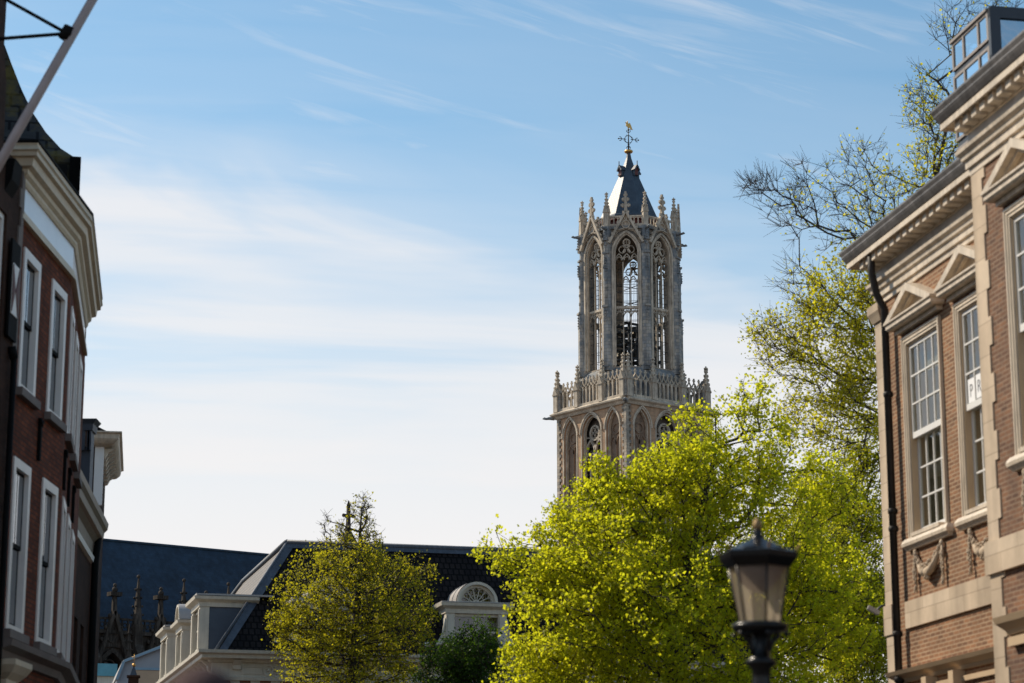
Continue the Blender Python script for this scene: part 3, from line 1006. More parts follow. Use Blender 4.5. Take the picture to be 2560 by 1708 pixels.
CW = -9.2                                      # clerestory wall plane
CT = CZ - 9.1                                  # balustrade top
BAY = 5.1
X0 = -2.75 - 7 * BAY
cw = MB()
for i in range(8):
    c = X0 + (i + 0.5) * BAY
    arch_wall(cw, c - BAY / 2, c + BAY / 2, 4, CT - 1.6, 3.5, 6, CT - 6.6, 3.1, CW, CW + 0.9, c, 8)
cw.build('choir_wall', MAT['church_stone'], church)
gl = MB()
gl.box(X0, -2.75, CW + 0.8, CW + 0.85, 4, CT - 2)
gl.build('leaded_window', MAT['church_glass'], church)
bl = MB()
bl.box(X0, -2.75, CW - 0.45, CW + 0.3, CT - 1.62, CT - 1.25)
bl.box(X0, -2.75, CW - 0.3, CW - 0.02, CT - 0.22, CT)
for i in range(int(7 * BAY / 0.62)):
    x = X0 + 0.3 + i * 0.62
    bl.box(x - 0.06, x + 0.06, CW - 0.25, CW - 0.08, CT - 1.25, CT - 0.2)
    bar(bl, circ(x + 0.31, CT - 0.72, 0.24, 8), 0.08, CW - 0.24, CW - 0.1)
bl.build('balustrade', MAT['church_stone'], church)
g0 = None
for i in range(8):
    c = X0 + (i + 0.5) * BAY
    gb = MB()
    bar(gb, [(-1.95, CT - 5.4), (0, CT + 0.6)], 0.34, -0.75, -0.2)
    bar(gb, [(0, CT + 0.6), (1.95, CT - 5.4)], 0.34, -0.75, -0.2)
    band(gb, arch_pts(3.5, CT - 6.6, 3.1, 8), arch_pts(4.3, CT - 6.6, 3.6, 8), -0.5, 0.0)
    bar(gb, circ(0, CT - 1.9, 0.55, 12), 0.2, -0.4, -0.05)
    gb.prism([(-1.2, CT - 3.0), (0, CT - 2.9), (1.2, CT - 3.0), (0, CT + 0.4)], -0.3, -0.08)
    for s_ in (-1, 1):
        for k in range(5):
            f = (k + 0.5) / 5
            gb.ball((s_ * (1.95 * (1 - f) + 0.25), -0.45, CT - 5.4 + 6 * f + 0.15), 0.24, 5)
    gb.frustum(-0.25, 0.25, -0.6, -0.2, CT + 0.4, CT + 2.4, 0.7)
    gb.box(-0.62, 0.62, -0.85, 0.1, CT + 2.1, CT + 2.5)
    gb.ball((0, -0.4, CT + 2.75), 0.32, 6)
    gb.ball((0, -0.4, CT + 3.2), 0.2, 5)
    tm = MB()
    for x in (-0.6, 0.6):
        bar(tm, [(x, 6), (x, CT - 6.2)], 0.16, 0.25, 0.5)
    for x in (-1.15, 0, 1.15):
        bar(tm, arch_pts(1.15, CT - 6.6, 1.1, 5, x), 0.14, 0.25, 0.5)
    bar(tm, circ(0, CT - 4.9, 0.75, 12), 0.16, 0.25, 0.5)
    pb = MB()
    pb.box(-0.5, 0.5, -2.2, 0.2, 2, CT - 4.2)
    pb.box(-0.42, 0.42, -1.0, 0.2, CT - 4.2, CT - 0.6)
    pb.prism([(-2.2, CT - 4.2), (-1.0, CT - 4.2), (-1.0, CT - 2.6)], -0.45, 0.45, 'x')
    pb.frustum(-0.38, 0.38, -0.8, 0.0, CT - 0.6, CT + 4.2, 0.12)
    for k in range(4):
        z = CT + 0.4 + k * 0.85
        q = 0.42 - 0.075 * k
        for sx_ in (-1, 1):
            for sy_ in (-1, 1):
                pb.ball((sx_ * q, -0.4 + sy_ * q, z), 0.13, 4)
    pb.ball((0, -0.4, CT + 4.25), 0.2, 5)
    fb = MB()                                  # lower pinnacle standing in front of the gable foot
    fb.box(-0.3, 0.3, -3.4, -2.7, 2, CT - 4.8)
    fb.frustum(-0.28, 0.28, -3.35, -2.75, CT - 4.8, CT - 0.9, 0.1)
    for k in range(4):
        z = CT - 4.2 + k * 0.8
        q = 0.3 - 0.06 * k
        for sx_ in (-1, 1):
            fb.ball((sx_ * q, -3.05 - q, z), 0.12, 4)
    if g0 is None:
        g0 = [gb.build('window_gable', MAT['church_stone'], church, (c, CW, 0)), tm.build('window_tracery', MAT['church_stone'], church, (c, CW, 0)),
              pb.build('buttress', MAT['church_stone'], church, (c - BAY / 2, CW, 0)), fb.build('pinnacle', MAT['church_stone'], church, (c + 0.45, CW, 0))]
    else:
        for p, dx in zip(g0, (0, 0, -BAY / 2, 0.45)):
            dup(p, church, (c + dx, CW, 0))

# ------------------------------------------------------------------ white dormered house
HA = math.atan2(0.25, 0.968)
HC = at(497, 1629, 88)
house = thing('corner_house', 'brick corner house with cream cornice, dark tiled hipped roof and white dormers', 'house', (HC.x, HC.y, 0), HA)
EZ = HC.z                                      # eaves height 9.79
W_, D_ = 24.0, 20.8
inset = 0.65                                   # wall behind the eaves line
hw = MB()
vl = []
fwin = [(1.6 + i * 3.7, 3.0 + i * 3.7, 5.6, 8.35) for i in range(6)]
hw.wall(inset, W_ - inset, 0, EZ - 0.15, fwin + [(a, b, 1.2, 4.2) for a, b, c, d in fwin], inset, 0.3)
hw.M = Matrix.Translation((inset, D_ - inset, 0)) @ Matrix.Rotation(-PI / 2, 4, 'Z')
lwin = [(1.6 + i * 3.4, 2.9 + i * 3.4, 5.6, 8.35) for i in range(5)]
hw.wall(0, D_ - 2 * inset, 0, EZ - 0.15, lwin, 0, 0.3)
hw.M = None
hw.poly([(W_ - inset, inset, 0), (W_ - inset, D_, 0), (W_ - inset, D_, EZ), (W_ - inset, inset, EZ)])
hw.poly([(inset, D_ - inset, 0), (W_ - inset, D_ - inset, 0), (W_ - inset, D_ - inset, EZ), (inset, D_ - inset, EZ)])
hw.build('wall', MAT['brick_red'], house)
rm = MB()
rm.box(1.3, W_ - 1.0, inset + 0.4, D_ - 1.3, 0, EZ - 0.2)
rm.build('room_wall', MAT['room'], house)
w0 = None
for a, b, c, d in fwin:
    fr = MB()
    wd = b - a
    for x0, x1, z0, z1 in ((0, 0.1, 0, d - c), (wd - 0.1, wd, 0, d - c), (0.1, wd - 0.1, 0, 0.1), (0.1, wd - 0.1, d - c - 0.1, d - c), (0.1, wd - 0.1, 1.6, 1.68), (wd / 2 - 0.03, wd / 2 + 0.03, 0.1, 1.6)):
        fr.box(x0, x1, 0.12, 0.2, z0, z1)
    gp_ = MB()
    gp_.box(0.05, wd - 0.05, 0.15, 0.16, 0.05, d - c - 0.05)
    if w0 is None:
        w0 = fr.build('window', MAT['white_paint'], house, (a, inset, c))
        gp_.build('pane', MAT['glass'], w0)
    else:
        dup(w0, house, (a, inset, c))
vz = MB()                                      # pale voussoirs over the windows
for a, b, c, d in fwin:
    for k, dx in ((-1, -0.1), (0, 0), (1, 0.1)):
        cx = (a + b) / 2 + k * 0.66
        vz.prism([(cx - 0.15, d), (cx + 0.15, d), (cx + 0.2 + dx * 2.2, d + 0.62), (cx - 0.2 + dx * 2.2, d + 0.62)], inset - 0.03, inset + 0.05)
vz.build('voussoir', MAT['house_white'], house)
co = MB()                                      # eaves cornice with gutter and frieze
path = [(inset, D_ - inset), (inset, inset), (W_ - inset, inset)]
co.sweep([(0, EZ - 1.02), (0.10, EZ - 1.02), (0.12, EZ - 0.9), (0.05, EZ - 0.86), (0.05, EZ - 0.36), (0.16, EZ - 0.32), (0.2, EZ - 0.24), (0.5, EZ - 0.2), (0.52, EZ - 0.08), (0.65, EZ - 0.02), (0.67, EZ + 0.1), (0.55, EZ + 0.1), (0, EZ + 0.02)], path)
co.build('cornice', MAT['house_white'], house)
fz = MB()                                      # frieze panels, rosettes, scroll brackets
for i in range(9):
    x = 1.55 + i * 2.75
    yb = inset - 0.05
    for x0, x1, z0, z1 in ((x + 0.2, x + 1.0, 0.72, 0.76), (x + 0.2, x + 1.0, 0.46, 0.5), (x + 0.2, x + 0.24, 0.5, 0.72), (x + 0.96, x + 1.0, 0.5, 0.72), (x + 1.5, x + 2.3, 0.72, 0.76), (x + 1.5, x + 2.3, 0.46, 0.5), (x + 1.5, x + 1.54, 0.5, 0.72), (x + 2.26, x + 2.3, 0.5, 0.72)):
        fz.box(x0, x1, yb - 0.035, yb + 0.01, EZ - z1, EZ - z0)
    bar(fz, circ(x + 1.25, EZ - 0.61, 0.19, 14), 0.05, yb - 0.05, yb + 0.01)
    fz.ball((x + 1.25, yb, EZ - 0.61), 0.07, 6)
    fz.prism([(yb + 0.02, EZ - 0.62), (yb - 0.1, EZ - 0.6), (yb - 0.14, EZ - 0.45), (yb - 0.36, EZ - 0.26), (yb + 0.02, EZ - 0.26)], x - 0.16, x + 0.16, 'x')
fz.build('frieze_panel', MAT['house_white'], house)
b0 = None
for i in range(19):
    y = inset + 0.35 + i * 1.05
    if b0 is None:
        br = MB()
        br.prism([(inset - 0.04, EZ - 0.66), (inset - 0.16, EZ - 0.64), (inset - 0.2, EZ - 0.46), (inset - 0.45, EZ - 0.26), (inset - 0.04, EZ - 0.26)], -0.13, 0.13, 'y')
        b0 = br.build('bracket', MAT['house_white'], house, (0, y, 0))
    else:
        dup(b0, house, (0, y, 0))

AX, AY, RZ = 3.95, 4.1, 14.67                  # hip apex
BK = 16.6                                      # rear end of the side ridge
rl = MB()
fo = 0.70
rl.poly([(fo, fo - 0.4, EZ + 0.06), (W_, fo - 0.4, EZ + 0.06), (W_, AY, RZ), (AX, AY, RZ)])
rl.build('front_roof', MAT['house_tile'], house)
MAT['house_tile_lit'] = courses('pantile sunlit tone', (0.185, 0.138, 0.096), (0.13, 0.098, 0.07), (0.05, 0.04, 0.032), 0.34, 0.36, 0.08, rough=0.55, var=0.2, vscale=1.2, offset=0.0, bump=1.0)  # same roof tile, sunlight on the side slope put into a lighter colour
rs = MB()
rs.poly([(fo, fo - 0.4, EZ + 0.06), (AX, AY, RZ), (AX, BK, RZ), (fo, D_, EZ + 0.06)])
rs.build('side_roof', MAT['house_tile_lit'], house)
rb_ = MB()
rb_.poly([(AX, AY, RZ + 0.02), (W_, AY, RZ + 0.02), (W_, BK, RZ + 0.02), (AX, BK, RZ + 0.02)])
rb_.poly([(AX, BK, RZ), (W_, BK, RZ), (W_, D_, EZ), (fo, D_, EZ + 0.06)])
rb_.build('rear_roof', MAT['house_tile'], house)
lh = MB()
lh.tube([(fo, fo - 0.4, EZ + 0.12), (AX, AY, RZ + 0.04)], 0.07, 6)
lh.tube([(fo, D_, EZ + 0.12), (AX, BK, RZ + 0.04), (AX, AY, RZ + 0.06)], 0.14, 6)
dv = Vector((AX - fo, AY - fo, RZ - EZ))
lh.add([(fo + 0.1, fo - 0.42, EZ + 0.1), (fo + 0.42, fo - 0.42, EZ + 0.1), (AX + 0.34, AY - 0.06, RZ - 0.0), (AX, AY - 0.04, RZ + 0.05)], [(0, 1, 2, 3)])
sl = Vector((0, AY - fo, RZ - EZ)).normalized()
lh.add([(AX - 0.1, AY - 0.05, RZ + 0.06), (W_, AY - 0.05, RZ + 0.06), (W_, AY - 0.05 - 0.3 * sl.y, RZ + 0.06 - 0.3 * sl.z), (AX - 0.1, AY - 0.05 - 0.3 * sl.y, RZ + 0.06 - 0.3 * sl.z)], [(0, 1, 2, 3)])
lh.tube([(AX, AY, RZ + 0.06), (W_, AY, RZ + 0.06)], 0.12, 6)
lh.build('lead_flashing', MAT['house_lead'], house)


def dormer(wd, ht, arched, depth, scroll):
    """Dormer facing -y at y=0: returns dict of meshes."""
    f = MB()
    h2 = ht
    pw = wd * 0.14
    for s_ in (-1, 1):
        x0, x1 = sorted((s_ * wd / 2, s_ * (wd / 2 - pw)))
        f.box(x0, x1, -0.12, 0.25, 0, h2)
        f.box(x0 + 0.06, x1 - 0.06, -0.16, -0.12, 0.15, h2 - 0.1)
        f.box(x0 - 0.04, x1 + 0.04, -0.2, 0.1, 0, 0.16)
    f.box(-wd / 2 + pw, wd / 2 - pw, -0.02, 0.2, h2 - 0.12, h2)
    f.box(-wd / 2 + pw, wd / 2 - pw, -0.06, 0.2, 0, 0.12)
    path = [(-wd / 2, depth), (-wd / 2, -0.12), (wd / 2, -0.12), (wd / 2, depth)]
    f.sweep([(-0.05, h2), (0.04, h2), (0.05, h2 + 0.16), (0.1, h2 + 0.2), (0.24, h2 + 0.28), (0.27, h2 + 0.4), (-0.05, h2 + 0.42)], path)
    for x in (0,):
        f.box(x - 0.03, x + 0.03, 0.03, 0.09, 0.12, h2 - 0.12)
    f.box(-wd / 2 + pw, wd / 2 - pw, 0.03, 0.1, h2 * 0.56, h2 * 0.56 + 0.07)
    top = MB()
    if arched:
        r = wd * 0.34
        zc = h2 + 0.42
        outer = circ(0, zc, r, 20, 0, PI)
        inner = circ(0, zc, r * 0.87, 20, 0, PI)
        band(f, inner, outer, -0.26, 0.2)
        fan = circ(0, zc, r * 0.74, 20, 0, PI)
        band(f, fan, inner, -0.1, 0.15)
        for i in range(7):
            t_ = PI * (i + 0.5) / 7
            if i < 6:
                t2 = PI * (i + 1) / 7
                bar(f, [(0.12 * math.cos(t2), zc + 0.12 * math.sin(t2)), (r * 0.76 * math.cos(t2), zc + r * 0.76 * math.sin(t2))], 0.035, -0.02, 0.05)
            bar(f, circ(r * 0.62 * math.cos(t_), zc + r * 0.62 * math.sin(t_), r * 0.13, 8, t_ - PI / 2, t_ + PI / 2), 0.035, -0.02, 0.05)
        bar(f, circ(0, zc, 0.12, 8, 0, PI), 0.05, -0.04, 0.06)
        bar(f, circ(0, zc, r * 0.4, 12, 0, PI), 0.025, -0.02, 0.05)
        f.box(-r + 0.1, r - 0.1, -0.12, 0.1, zc - 0.02, zc + 0.07)
        top.add([(x, y, z) for y in (-0.22, depth + 1.4) for x, z in circ(0, zc, r + 0.03, 20, 0, PI)], [(i, i + 1, 22 + i, 21 + i) for i in range(20)], True)
        for y in (0.5, 1.3):
            top.tube([(x, y, z) for x, z in circ(0, zc, r + 0.04, 20, 0, PI)], 0.02, 4)
        top.box(-wd / 2 - 0.22, wd / 2 + 0.22, -0.3, depth + 0.6, h2 + 0.425, h2 + 0.46)
    else:
        top.box(-wd / 2 - 0.22, wd / 2 + 0.22, -0.3, depth + 0.6, h2 + 0.43, h2 + 0.5)
    pane = MB()
    pane.box(-wd / 2 + pw, wd / 2 - pw, 0.06, 0.07, 0.1, h2 - 0.1)
    if arched:
        pane.prism(circ(0, h2 + 0.42, wd * 0.27, 14, 0, PI), 0.06, 0.075)
    ck = MB()
    ck.box(-wd / 2 + 0.03, wd / 2 - 0.03, 0.25, depth, 0, h2 + 0.3)
    sc = None
    if scroll:
        sc = []
        for s_ in (-1, 1):
            sc.append(MB())
            x = s_ * wd / 2
            prof = [(x, 0)] + [(x + s_ * (0.95 - 0.95 * math.sin(t_)), 0.1 + (h2 - 0.3) * (1 - math.cos(t_)) * 1.0) for t_ in [PI / 2 * i / 8 for i in range(9)]]
            if s_ > 0:
                prof = prof[::-1]
            sc[-1].prism(prof, -0.04, 0.12)
            sc[-1].tube([(p[0] + s_ * 0.02, -0.02, p[1]) for p in (prof[1:] if s_ < 0 else prof[:-1])], 0.06, 5)
            sc[-1].ball((x + s_ * 0.75, 0, 0.3), 0.26, 7, (1, 0.5, 1))
    return dict(dormer=f, dormer_roof=top, pane=pane, dormer_cheek=ck, scroll=sc)


def place_dormer(kind, loc, rz):
    ms = dormer(*kind)
    o = ms['dormer'].build('dormer', MAT['house_white'], house, loc, rz)
    ms['dormer_roof'].build('dormer_roof', MAT['zinc'], o)
    ms['pane'].build('pane', MAT['glass'], o)
    ms['dormer_cheek'].build('dormer_cheek', MAT['house_cheek'], o)
    for sm_ in ms['scroll'] or ():
        sm_.build('scroll', MAT['house_white'], o)
    return o


for x in (11.15, 5.15):
    place_dormer((2.5, 1.72, True, 1.7, True), (x, 0.75, EZ + 0.12), 0)
place_dormer((2.5, 1.72, True, 1.7, True), (17.6, 0.75, EZ + 0.12), 0)
SIDE_D = ((3.35, False, 1.85, 2.7), (9.1, True, 1.55, 2.2), (15.2, False, 1.85, 2.7))
for y, arched, h_, wd_ in SIDE_D:
    place_dormer((wd_, h_, arched, 2.2, False), (0.35, y, EZ + 0.12), -PI / 2)

# ------------------------------------------------------------------ pale gambrel house, chimney and teal roofed house
gp0 = at(270, 1708, 118)
ph = thing('gambrel_house', 'pale blue grey gabled house between dark church and white dormers', 'house', (gp0.x, gp0.y, 0), R(12))
b1, b2, b3 = at(309, 1654, 118), at(404, 1614, 118), at(309, 1708, 118)
m = MB()
ex = b1.x - gp0.x
px0, pz0 = at(291, 1700, 118).x - gp0.x, at(291, 1700, 118).z
gam = [(px0, 0), (px0, pz0), (b1.x - gp0.x, b1.z), (at(404, 1614, 118).x - gp0.x + 1.2, b2.z + 0.5), (7.5, b1.z), (8, pz0), (8, 0)]
m.prism(gam, 0, 9)
MAT['pale_board'] = plain('pale blue grey boarding', (0.33, 0.37, 0.40), 0.6, 0.08, 0.8, 0.05)
m.build('wall', MAT['pale_board'], ph)
m = MB()
for p, q in zip(gam[1:], gam[2:-1]):
    bar(m, [p, q], 0.16, -0.25, 9.1)
MAT['blue_trim'] = plain('light blue trim', (0.22, 0.36, 0.45), 0.5, 0.08)
m.build('roof', MAT['zinc'], ph)
m = MB()
for p, q in zip(gam[1:], gam[2:-1]):
    bar(m, [p, q], 0.13, -0.32, -0.26)
z_ = at(350, 1671, 118).z
m.box(at(330, 1671, 118).x - gp0.x, 8, -0.1, -0.002, z_ - 0.06, z_ + 0.06)
m.build('trim', MAT['blue_trim'], ph)
m = MB()
m.box(at(334, 1690, 118).x - gp0.x, 7.9, -0.06, -0.003, 2, z_ - 0.07)
m.build('lower_wall', MAT['cream_tan'], ph)

c0 = at(333, 1690, 108)
ch = thing('chimney_house', 'low dark brick house whose stack carries a lead cap and gilt ball', 'house', (c0.x, c0.y, 0), R(8))
m = MB()
m.box(-2.5, 1.5, 0.0, 4, 0, 6.2)
m.build('wall', MAT['brick_brown'], ch)
m = MB()
m.prism([(-2.8, 6.15), (1.8, 6.15), (-0.5, 8.0)], -0.2, 4.2)
m.build('roof', MAT['house_tile'], ch)
m = MB()
t0 = at(333, 1686, 108).z
m.box(-0.24, 0.24, 0.5, 1.0, 7.5, t0 - 0.1)
m.box(-0.31, 0.31, 0.43, 1.07, t0 - 0.1, t0)
chm = m.build('chimney', MAT['brick_brown'], ch)
m = MB()
m.frustum(-0.17, 0.17, 0.58, 0.92, t0, t0 + 0.42, 0.2)
m.build('lead_cap', MAT['house_lead'], chm)
m = MB()
m.ball((0, 0.75, t0 + 0.5), 0.09, 8)
m.tube([(0, 0.75, t0 + 0.5), (0, 0.75, t0 + 1.0)], 0.014, 5)
m.tube([(-0.1, 0.75, t0 + 0.88), (0.1, 0.75, t0 + 0.88)], 0.014, 5)
m.build('gilt_ball', MAT['gold'], chm)

q0 = at(238, 1690, 140)
th = thing('teal_roof_house', 'low house with turquoise roof beside dark brick end wall', 'house', (q0.x, q0.y, 0), R(20))
m = MB()
m.box(-4, 1.2, 0, 8, 0, q0.z)
m.build('wall', MAT['house_white'], th)
m = MB()
m.prism([(-4.3, q0.z), (1.3, q0.z), (1.3, q0.z + 0.75), (-4.3, q0.z + 0.75)], -0.2, 8)
MAT['teal'] = plain('turquoise copper roof', (0.09, 0.30, 0.37), 0.5, 0.15)
m.build('roof', MAT['teal'], th)

# ------------------------------------------------------------------ left brick house with the heavy cornice
LD = Vector((0.03, 1, 0)).normalized()
LO = Vector((-8.336, 37.0, 0))
LA = math.atan2(LD.y, LD.x)
lhouse = thing('brick_house', 'red brick house with white sash windows, heavy ochre cornice and steep mossy slate roof', 'house', LO, LA)
# local: x along the street (away), -y towards the street
dirB = Vector((-0.148, 1, 0)).normalized()
angB = math.atan2(dirB.y, dirB.x) - LA
S1 = 4.0
rotB = Matrix.Translation((S1, 0, 0)) @ Matrix.Rotation(angB, 4, 'Z')
LB = 7.6
ZTOP, ZFR = 12.12, 13.3
wins = [(0.42, 1.55, 9.3, 11.72), (2.52, 3.62, 9.3, 11.72), (0.42, 1.55, 5.25, 8.1), (2.52, 3.62, 5.25, 8.1)]
winsB = [(0.55 + i * 2.05, 1.65 + i * 2.05, z0, z1) for i in range(3) for z0, z1 in ((9.3, 11.72), (5.25, 8.1))]
m = MB()
m.wall(0, S1, 0, ZTOP + 0.1, wins, 0, 0.14)
m.M = rotB
m.wall(0, LB, 0, ZTOP + 0.1, winsB, 0, 0.14)
m.M = None
m.poly([(0, 0.01, 0), (0, 11, 0), (0, 11, 13.2), (0, 0.01, 13.2)])
e = rotB @ Vector((LB, 0, 0))
e2 = rotB @ Vector((LB, 11, 0))
m.poly([(e.x, e.y + 0.01, 0), (e2.x, e2.y, 0), (e2.x, e2.y, 13.2), (e.x, e.y + 0.01, 13.2)])
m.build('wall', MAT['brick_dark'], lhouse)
m = MB()
m.box(0.3, S1 - 0.1, 0.9, 1.0, 0, 12)
m.M = rotB
m.box(0.3, LB - 0.3, 0.9, 1.0, 0, 12)
m.M = None
m.build('room_wall', MAT['room'], lhouse)


def left_window(h):
    a, b, z0, z1 = h
    wd, ht = b - a, z1 - z0
    f = MB()
    fw = 0.13
    for q in ((-0.03, fw, -0.0, ht + 0.03), (wd - fw, wd + 0.03, 0, ht + 0.03), (fw, wd - fw, ht - fw, ht + 0.03), (fw, wd - fw, 0, 0.1)):
        f.box(q[0], q[1], -0.03, 0.16, q[2], q[3])
    s = MB()
    zm = ht * 0.5
    for y, c, d in ((0.05, zm, ht - fw), (0.085, 0.1, zm + 0.05)):
        for x0, x1, y0_, y1_ in ((fw, fw + 0.035, c, d), (wd - fw - 0.035, wd - fw, c, d), (fw + 0.035, wd - fw - 0.035, c, c + 0.07), (fw + 0.035, wd - fw - 0.035, d - 0.045, d), (wd / 2 - 0.012, wd / 2 + 0.012, c + 0.07, d - 0.045)):
            s.box(x0, x1, y, y + 0.03, y0_, y1_)
    p = MB()
    p.box(fw + 0.02, wd - fw - 0.02, 0.055, 0.061, zm + 0.04, ht - fw - 0.03)
    p.box(fw + 0.02, wd - fw - 0.02, 0.09, 0.096, 0.14, zm)
    l = MB()
    l.box(-0.1, wd + 0.1, -0.12, 0.12, -0.14, 0.0)
    cu = MB()
    for x0, x1 in ((fw, wd * 0.36), (wd * 0.66, wd - fw)):
        n = 10
        cu.add([(x0 + (x1 - x0) * i / n, 0.26 + 0.03 * (i % 2), z) for z in (0.1, ht - 0.05) for i in range(n + 1)], [(i, i + 1, n + 2 + i, n + 1 + i) for i in range(n)])
    return f, s, p, l, cu


def put_left_window(h, M):
    f, s, p, l, cu = left_window(h)
    mm = M @ Matrix.Translation((h[0], 0, h[2]))
    o = f.build('window', MAT['white_left'], lhouse)
    o.matrix_local = mm
    s.build('sash', MAT['matte_black'], o)
    p.build('pane', MAT['glass_sky'], o)
    l.build('sill', MAT['sill_stone'], o)
    cu.build('curtain', MAT['curtain'], o)


for h in wins:
    put_left_window(h, Matrix.Identity(4))
for h in winsB:
    put_left_window(h, rotB)
pB = [rotB @ Vector((x, 0, 0)) for x in (6.4,)]
path = [(-0.02, 1.2), (-0.02, 0), (S1, 0), (pB[0].x, pB[0].y)]
OV = 0.34
m = MB()
m.sweep([(-0.1, ZTOP), (0.09, ZTOP), (0.09, ZTOP + 0.07), (0.05, ZTOP + 0.12), (0.05, ZTOP + 0.17), (-0.1, ZTOP + 0.17)], path)
z = ZTOP + 0.62
m.sweep([(-0.1, z), (0.05, z), (0.08, z + 0.05), (0.08, z + 0.1), (0.14, z + 0.15), (0.15, z + 0.22), (0.24, z + 0.25), (0.26, z + 0.38), (0.33, z + 0.4), (0.335, z + 0.47), (0.37, z + 0.5), (OV - 0.01, z + 0.58), (OV, z + 0.62), (-0.1, z + 0.64)], path)
m.build('cornice', MAT['stone_left'], lhouse)
m = MB()
m.sweep([(-0.1, ZTOP + 0.17), (0.02, ZTOP + 0.17), (0.02, ZTOP + 0.62), (-0.1, ZTOP + 0.62)], path)
m.build('frieze', MAT['frieze_left'], lhouse)
m = MB()
m.sweep([(0.1, z + 0.64), (OV + 0.02, z + 0.63), (OV + 0.02, z + 0.67), (0.1, z + 0.7)], path)
m.build('gutter', MAT['matte_black'], lhouse)
# flat lead behind the cornice
m = MB()
m.poly([(0, 0, z + 0.66), (S1, 0, z + 0.66), (pB[0].x, pB[0].y, z + 0.66), (pB[0].x, 11, z + 0.66), (0, 11, z + 0.66)])
m.build('flat_roof', MAT['house_lead'], lhouse)
# wall anchors
a0 = None
for x, zz, M in ((2.05, 8.35, None), (0.25, 8.2, rotB), (2.15, 8.2, rotB), (4.2, 8.2, rotB)):
    k = MB()
    k.box(-0.05, 0.05, -0.06, -0.005, 0, 0.75)
    k.tube([(-0.1, -0.05, 0.72), (0, -0.06, 0.62), (0.1, -0.05, 0.72)], 0.03, 5)
    mm = (M or Matrix.Identity(4)) @ Matrix.Translation((x, 0, zz))
    if a0 is None:
        a0 = k.build('wall_anchor', MAT['matte_black'], lhouse)
        a0.matrix_local = mm
    else:
        dup(a0, lhouse).matrix_local = mm
# shop front cornice with painted capital
m = MB()
path2 = [(-0.3, 0), (S1, 0)] + [tuple((rotB @ Vector((x, 0, 0))).xy) for x in (2.2, 6.2)]
m.sweep([(-0.05, 4.72), (0.1, 4.74), (0.14, 4.86), (0.3, 4.92), (0.32, 5.02), (-0.05, 5.1)], path2)
m.build('shop_cornice', MAT['sill_stone'], lhouse)
m = MB()
m.box(0.0, 0.75, -0.16, -0.003, 0, 4.05)
m.sweep([(0, 4.0), (0.05, 4.05), (0.05, 4.15), (0.02, 4.2), (0.02, 4.4), (0.12, 4.5), (0.2, 4.62), (0.2, 4.71), (0, 4.71)], [(0.0, 0.0), (0.0, -0.16), (0.75, -0.16), (0.75, 0.0)])
m.build('shop_pilaster', MAT['stone_left'], lhouse)
# bell-cast slate roof
rb_ = MB()
RC_ = at(187, 394, 46.5)
zb = RC_.z
hb = 5.0
prof = [(hb + 0.10, zb - 1.15), (hb, zb), (hb - 0.30, zb + 0.28), (hb - 0.62, zb + 0.72), (hb - 0.92, zb + 1.25), (hb - 1.18, zb + 1.85), (hb - 1.42, zb + 2.5), (hb - 1.72, zb + 3.35), (hb - 1.98, zb + 4.1), (hb - 2.5, zb + 6.0), (hb - 2.7, zb + 6.8), (hb - 4.9, zb + 7.2)]
s2 = math.sqrt(2)
rb_.lathe([(r * s2, z_) for r, z_ in prof], 4, phase=PI / 4, smooth=False)
br_o = rb_.build('bell_roof', MAT['slate_moss'], lhouse)
# placed so its street corner stands where the roof edge is seen
MBR = Matrix.Rotation(-LA, 4, 'Z') @ Matrix.Translation(RC_ - Vector((0, 0, RC_.z)) - LO) @ Matrix.Rotation(R(13), 4, 'Z') @ Matrix.Translation((-hb, hb, 0))
br_o.matrix_local = MBR
m = MB()
m.box(-hb + 0.05, hb - 0.05, -hb + 0.05, hb - 0.05, 0, zb - 1.1)
o = m.build('rear_wall', MAT['brick_brown'], lhouse)
o.matrix_local = MBR
m = MB()
for s_ in (-1, 1):
    m.box(hb - 1.3, hb + 0.04, -hb - 0.12, -hb + 0.02, zb - 1.1, zb - 0.98)
    m.box(hb - 0.1, hb + 0.13, -hb - 0.14, -hb + 0.1, zb - 1.2, zb - 0.02)
m.box(hb - 1.2, hb - 0.15, -hb - 0.1, -hb - 0.06, zb - 0.9, zb - 0.2)
o = m.build('roof_skirt', MAT['matte_black'], lhouse)
o.matrix_local = MBR

# ------------------------------------------------------------------ dark neighbour at the left edge
nb = thing('gabled_house', 'dark stone and brick gabled house at the left edge with a red and white shutter', 'house', LO, LA)
m = MB()
m.wall(-9, -0.05, 0, 12.95, [(-2.2, -1.0, 9.0, 11.9), (-2.2, -1.0, 5.2, 8.0)], -0.05, 0.2)
m.prism([(-9, 12.95), (-1.45, 12.95), (-1.5, 14.0), (-1.75, 14.6), (-1.75, 19.5), (-4, 21), (-9, 21)], -0.05, 0.35)
m.box(-9, -0.05, 0.4, 10, 0, 12.9)
m.build('wall', MAT['brick_brown'], nb)
m = MB()
for i in range(12):
    zz = 5.0 + i * 0.66
    m.box(-0.30, -0.02, -0.08, -0.048, zz, zz + 0.33)
    m.box(-0.18, -0.02, -0.08, -0.048, zz + 0.33, zz + 0.66)
m.build('quoin', MAT['sill_stone'], nb)
m = MB()
m.prism([(-0.05, 12.25), (-0.16, 12.45), (-0.2, 12.8), (-0.05, 12.8)], -1.25, -0.75, 'x')
m.build('console', MAT['matte_black'], nb)
sh = MB()
sh.box(-0.85, -0.3, -0.13, -0.09, 9.9, 11.55)
so = sh.build('shutter', MAT['matte_black'], nb)
s2_ = MB()
s2_.box(-0.78, -0.37, -0.142, -0.131, 10.3, 11.15)
so2 = s2_.build('shutter_panel', MAT['white_left'], so)
s3 = MB()
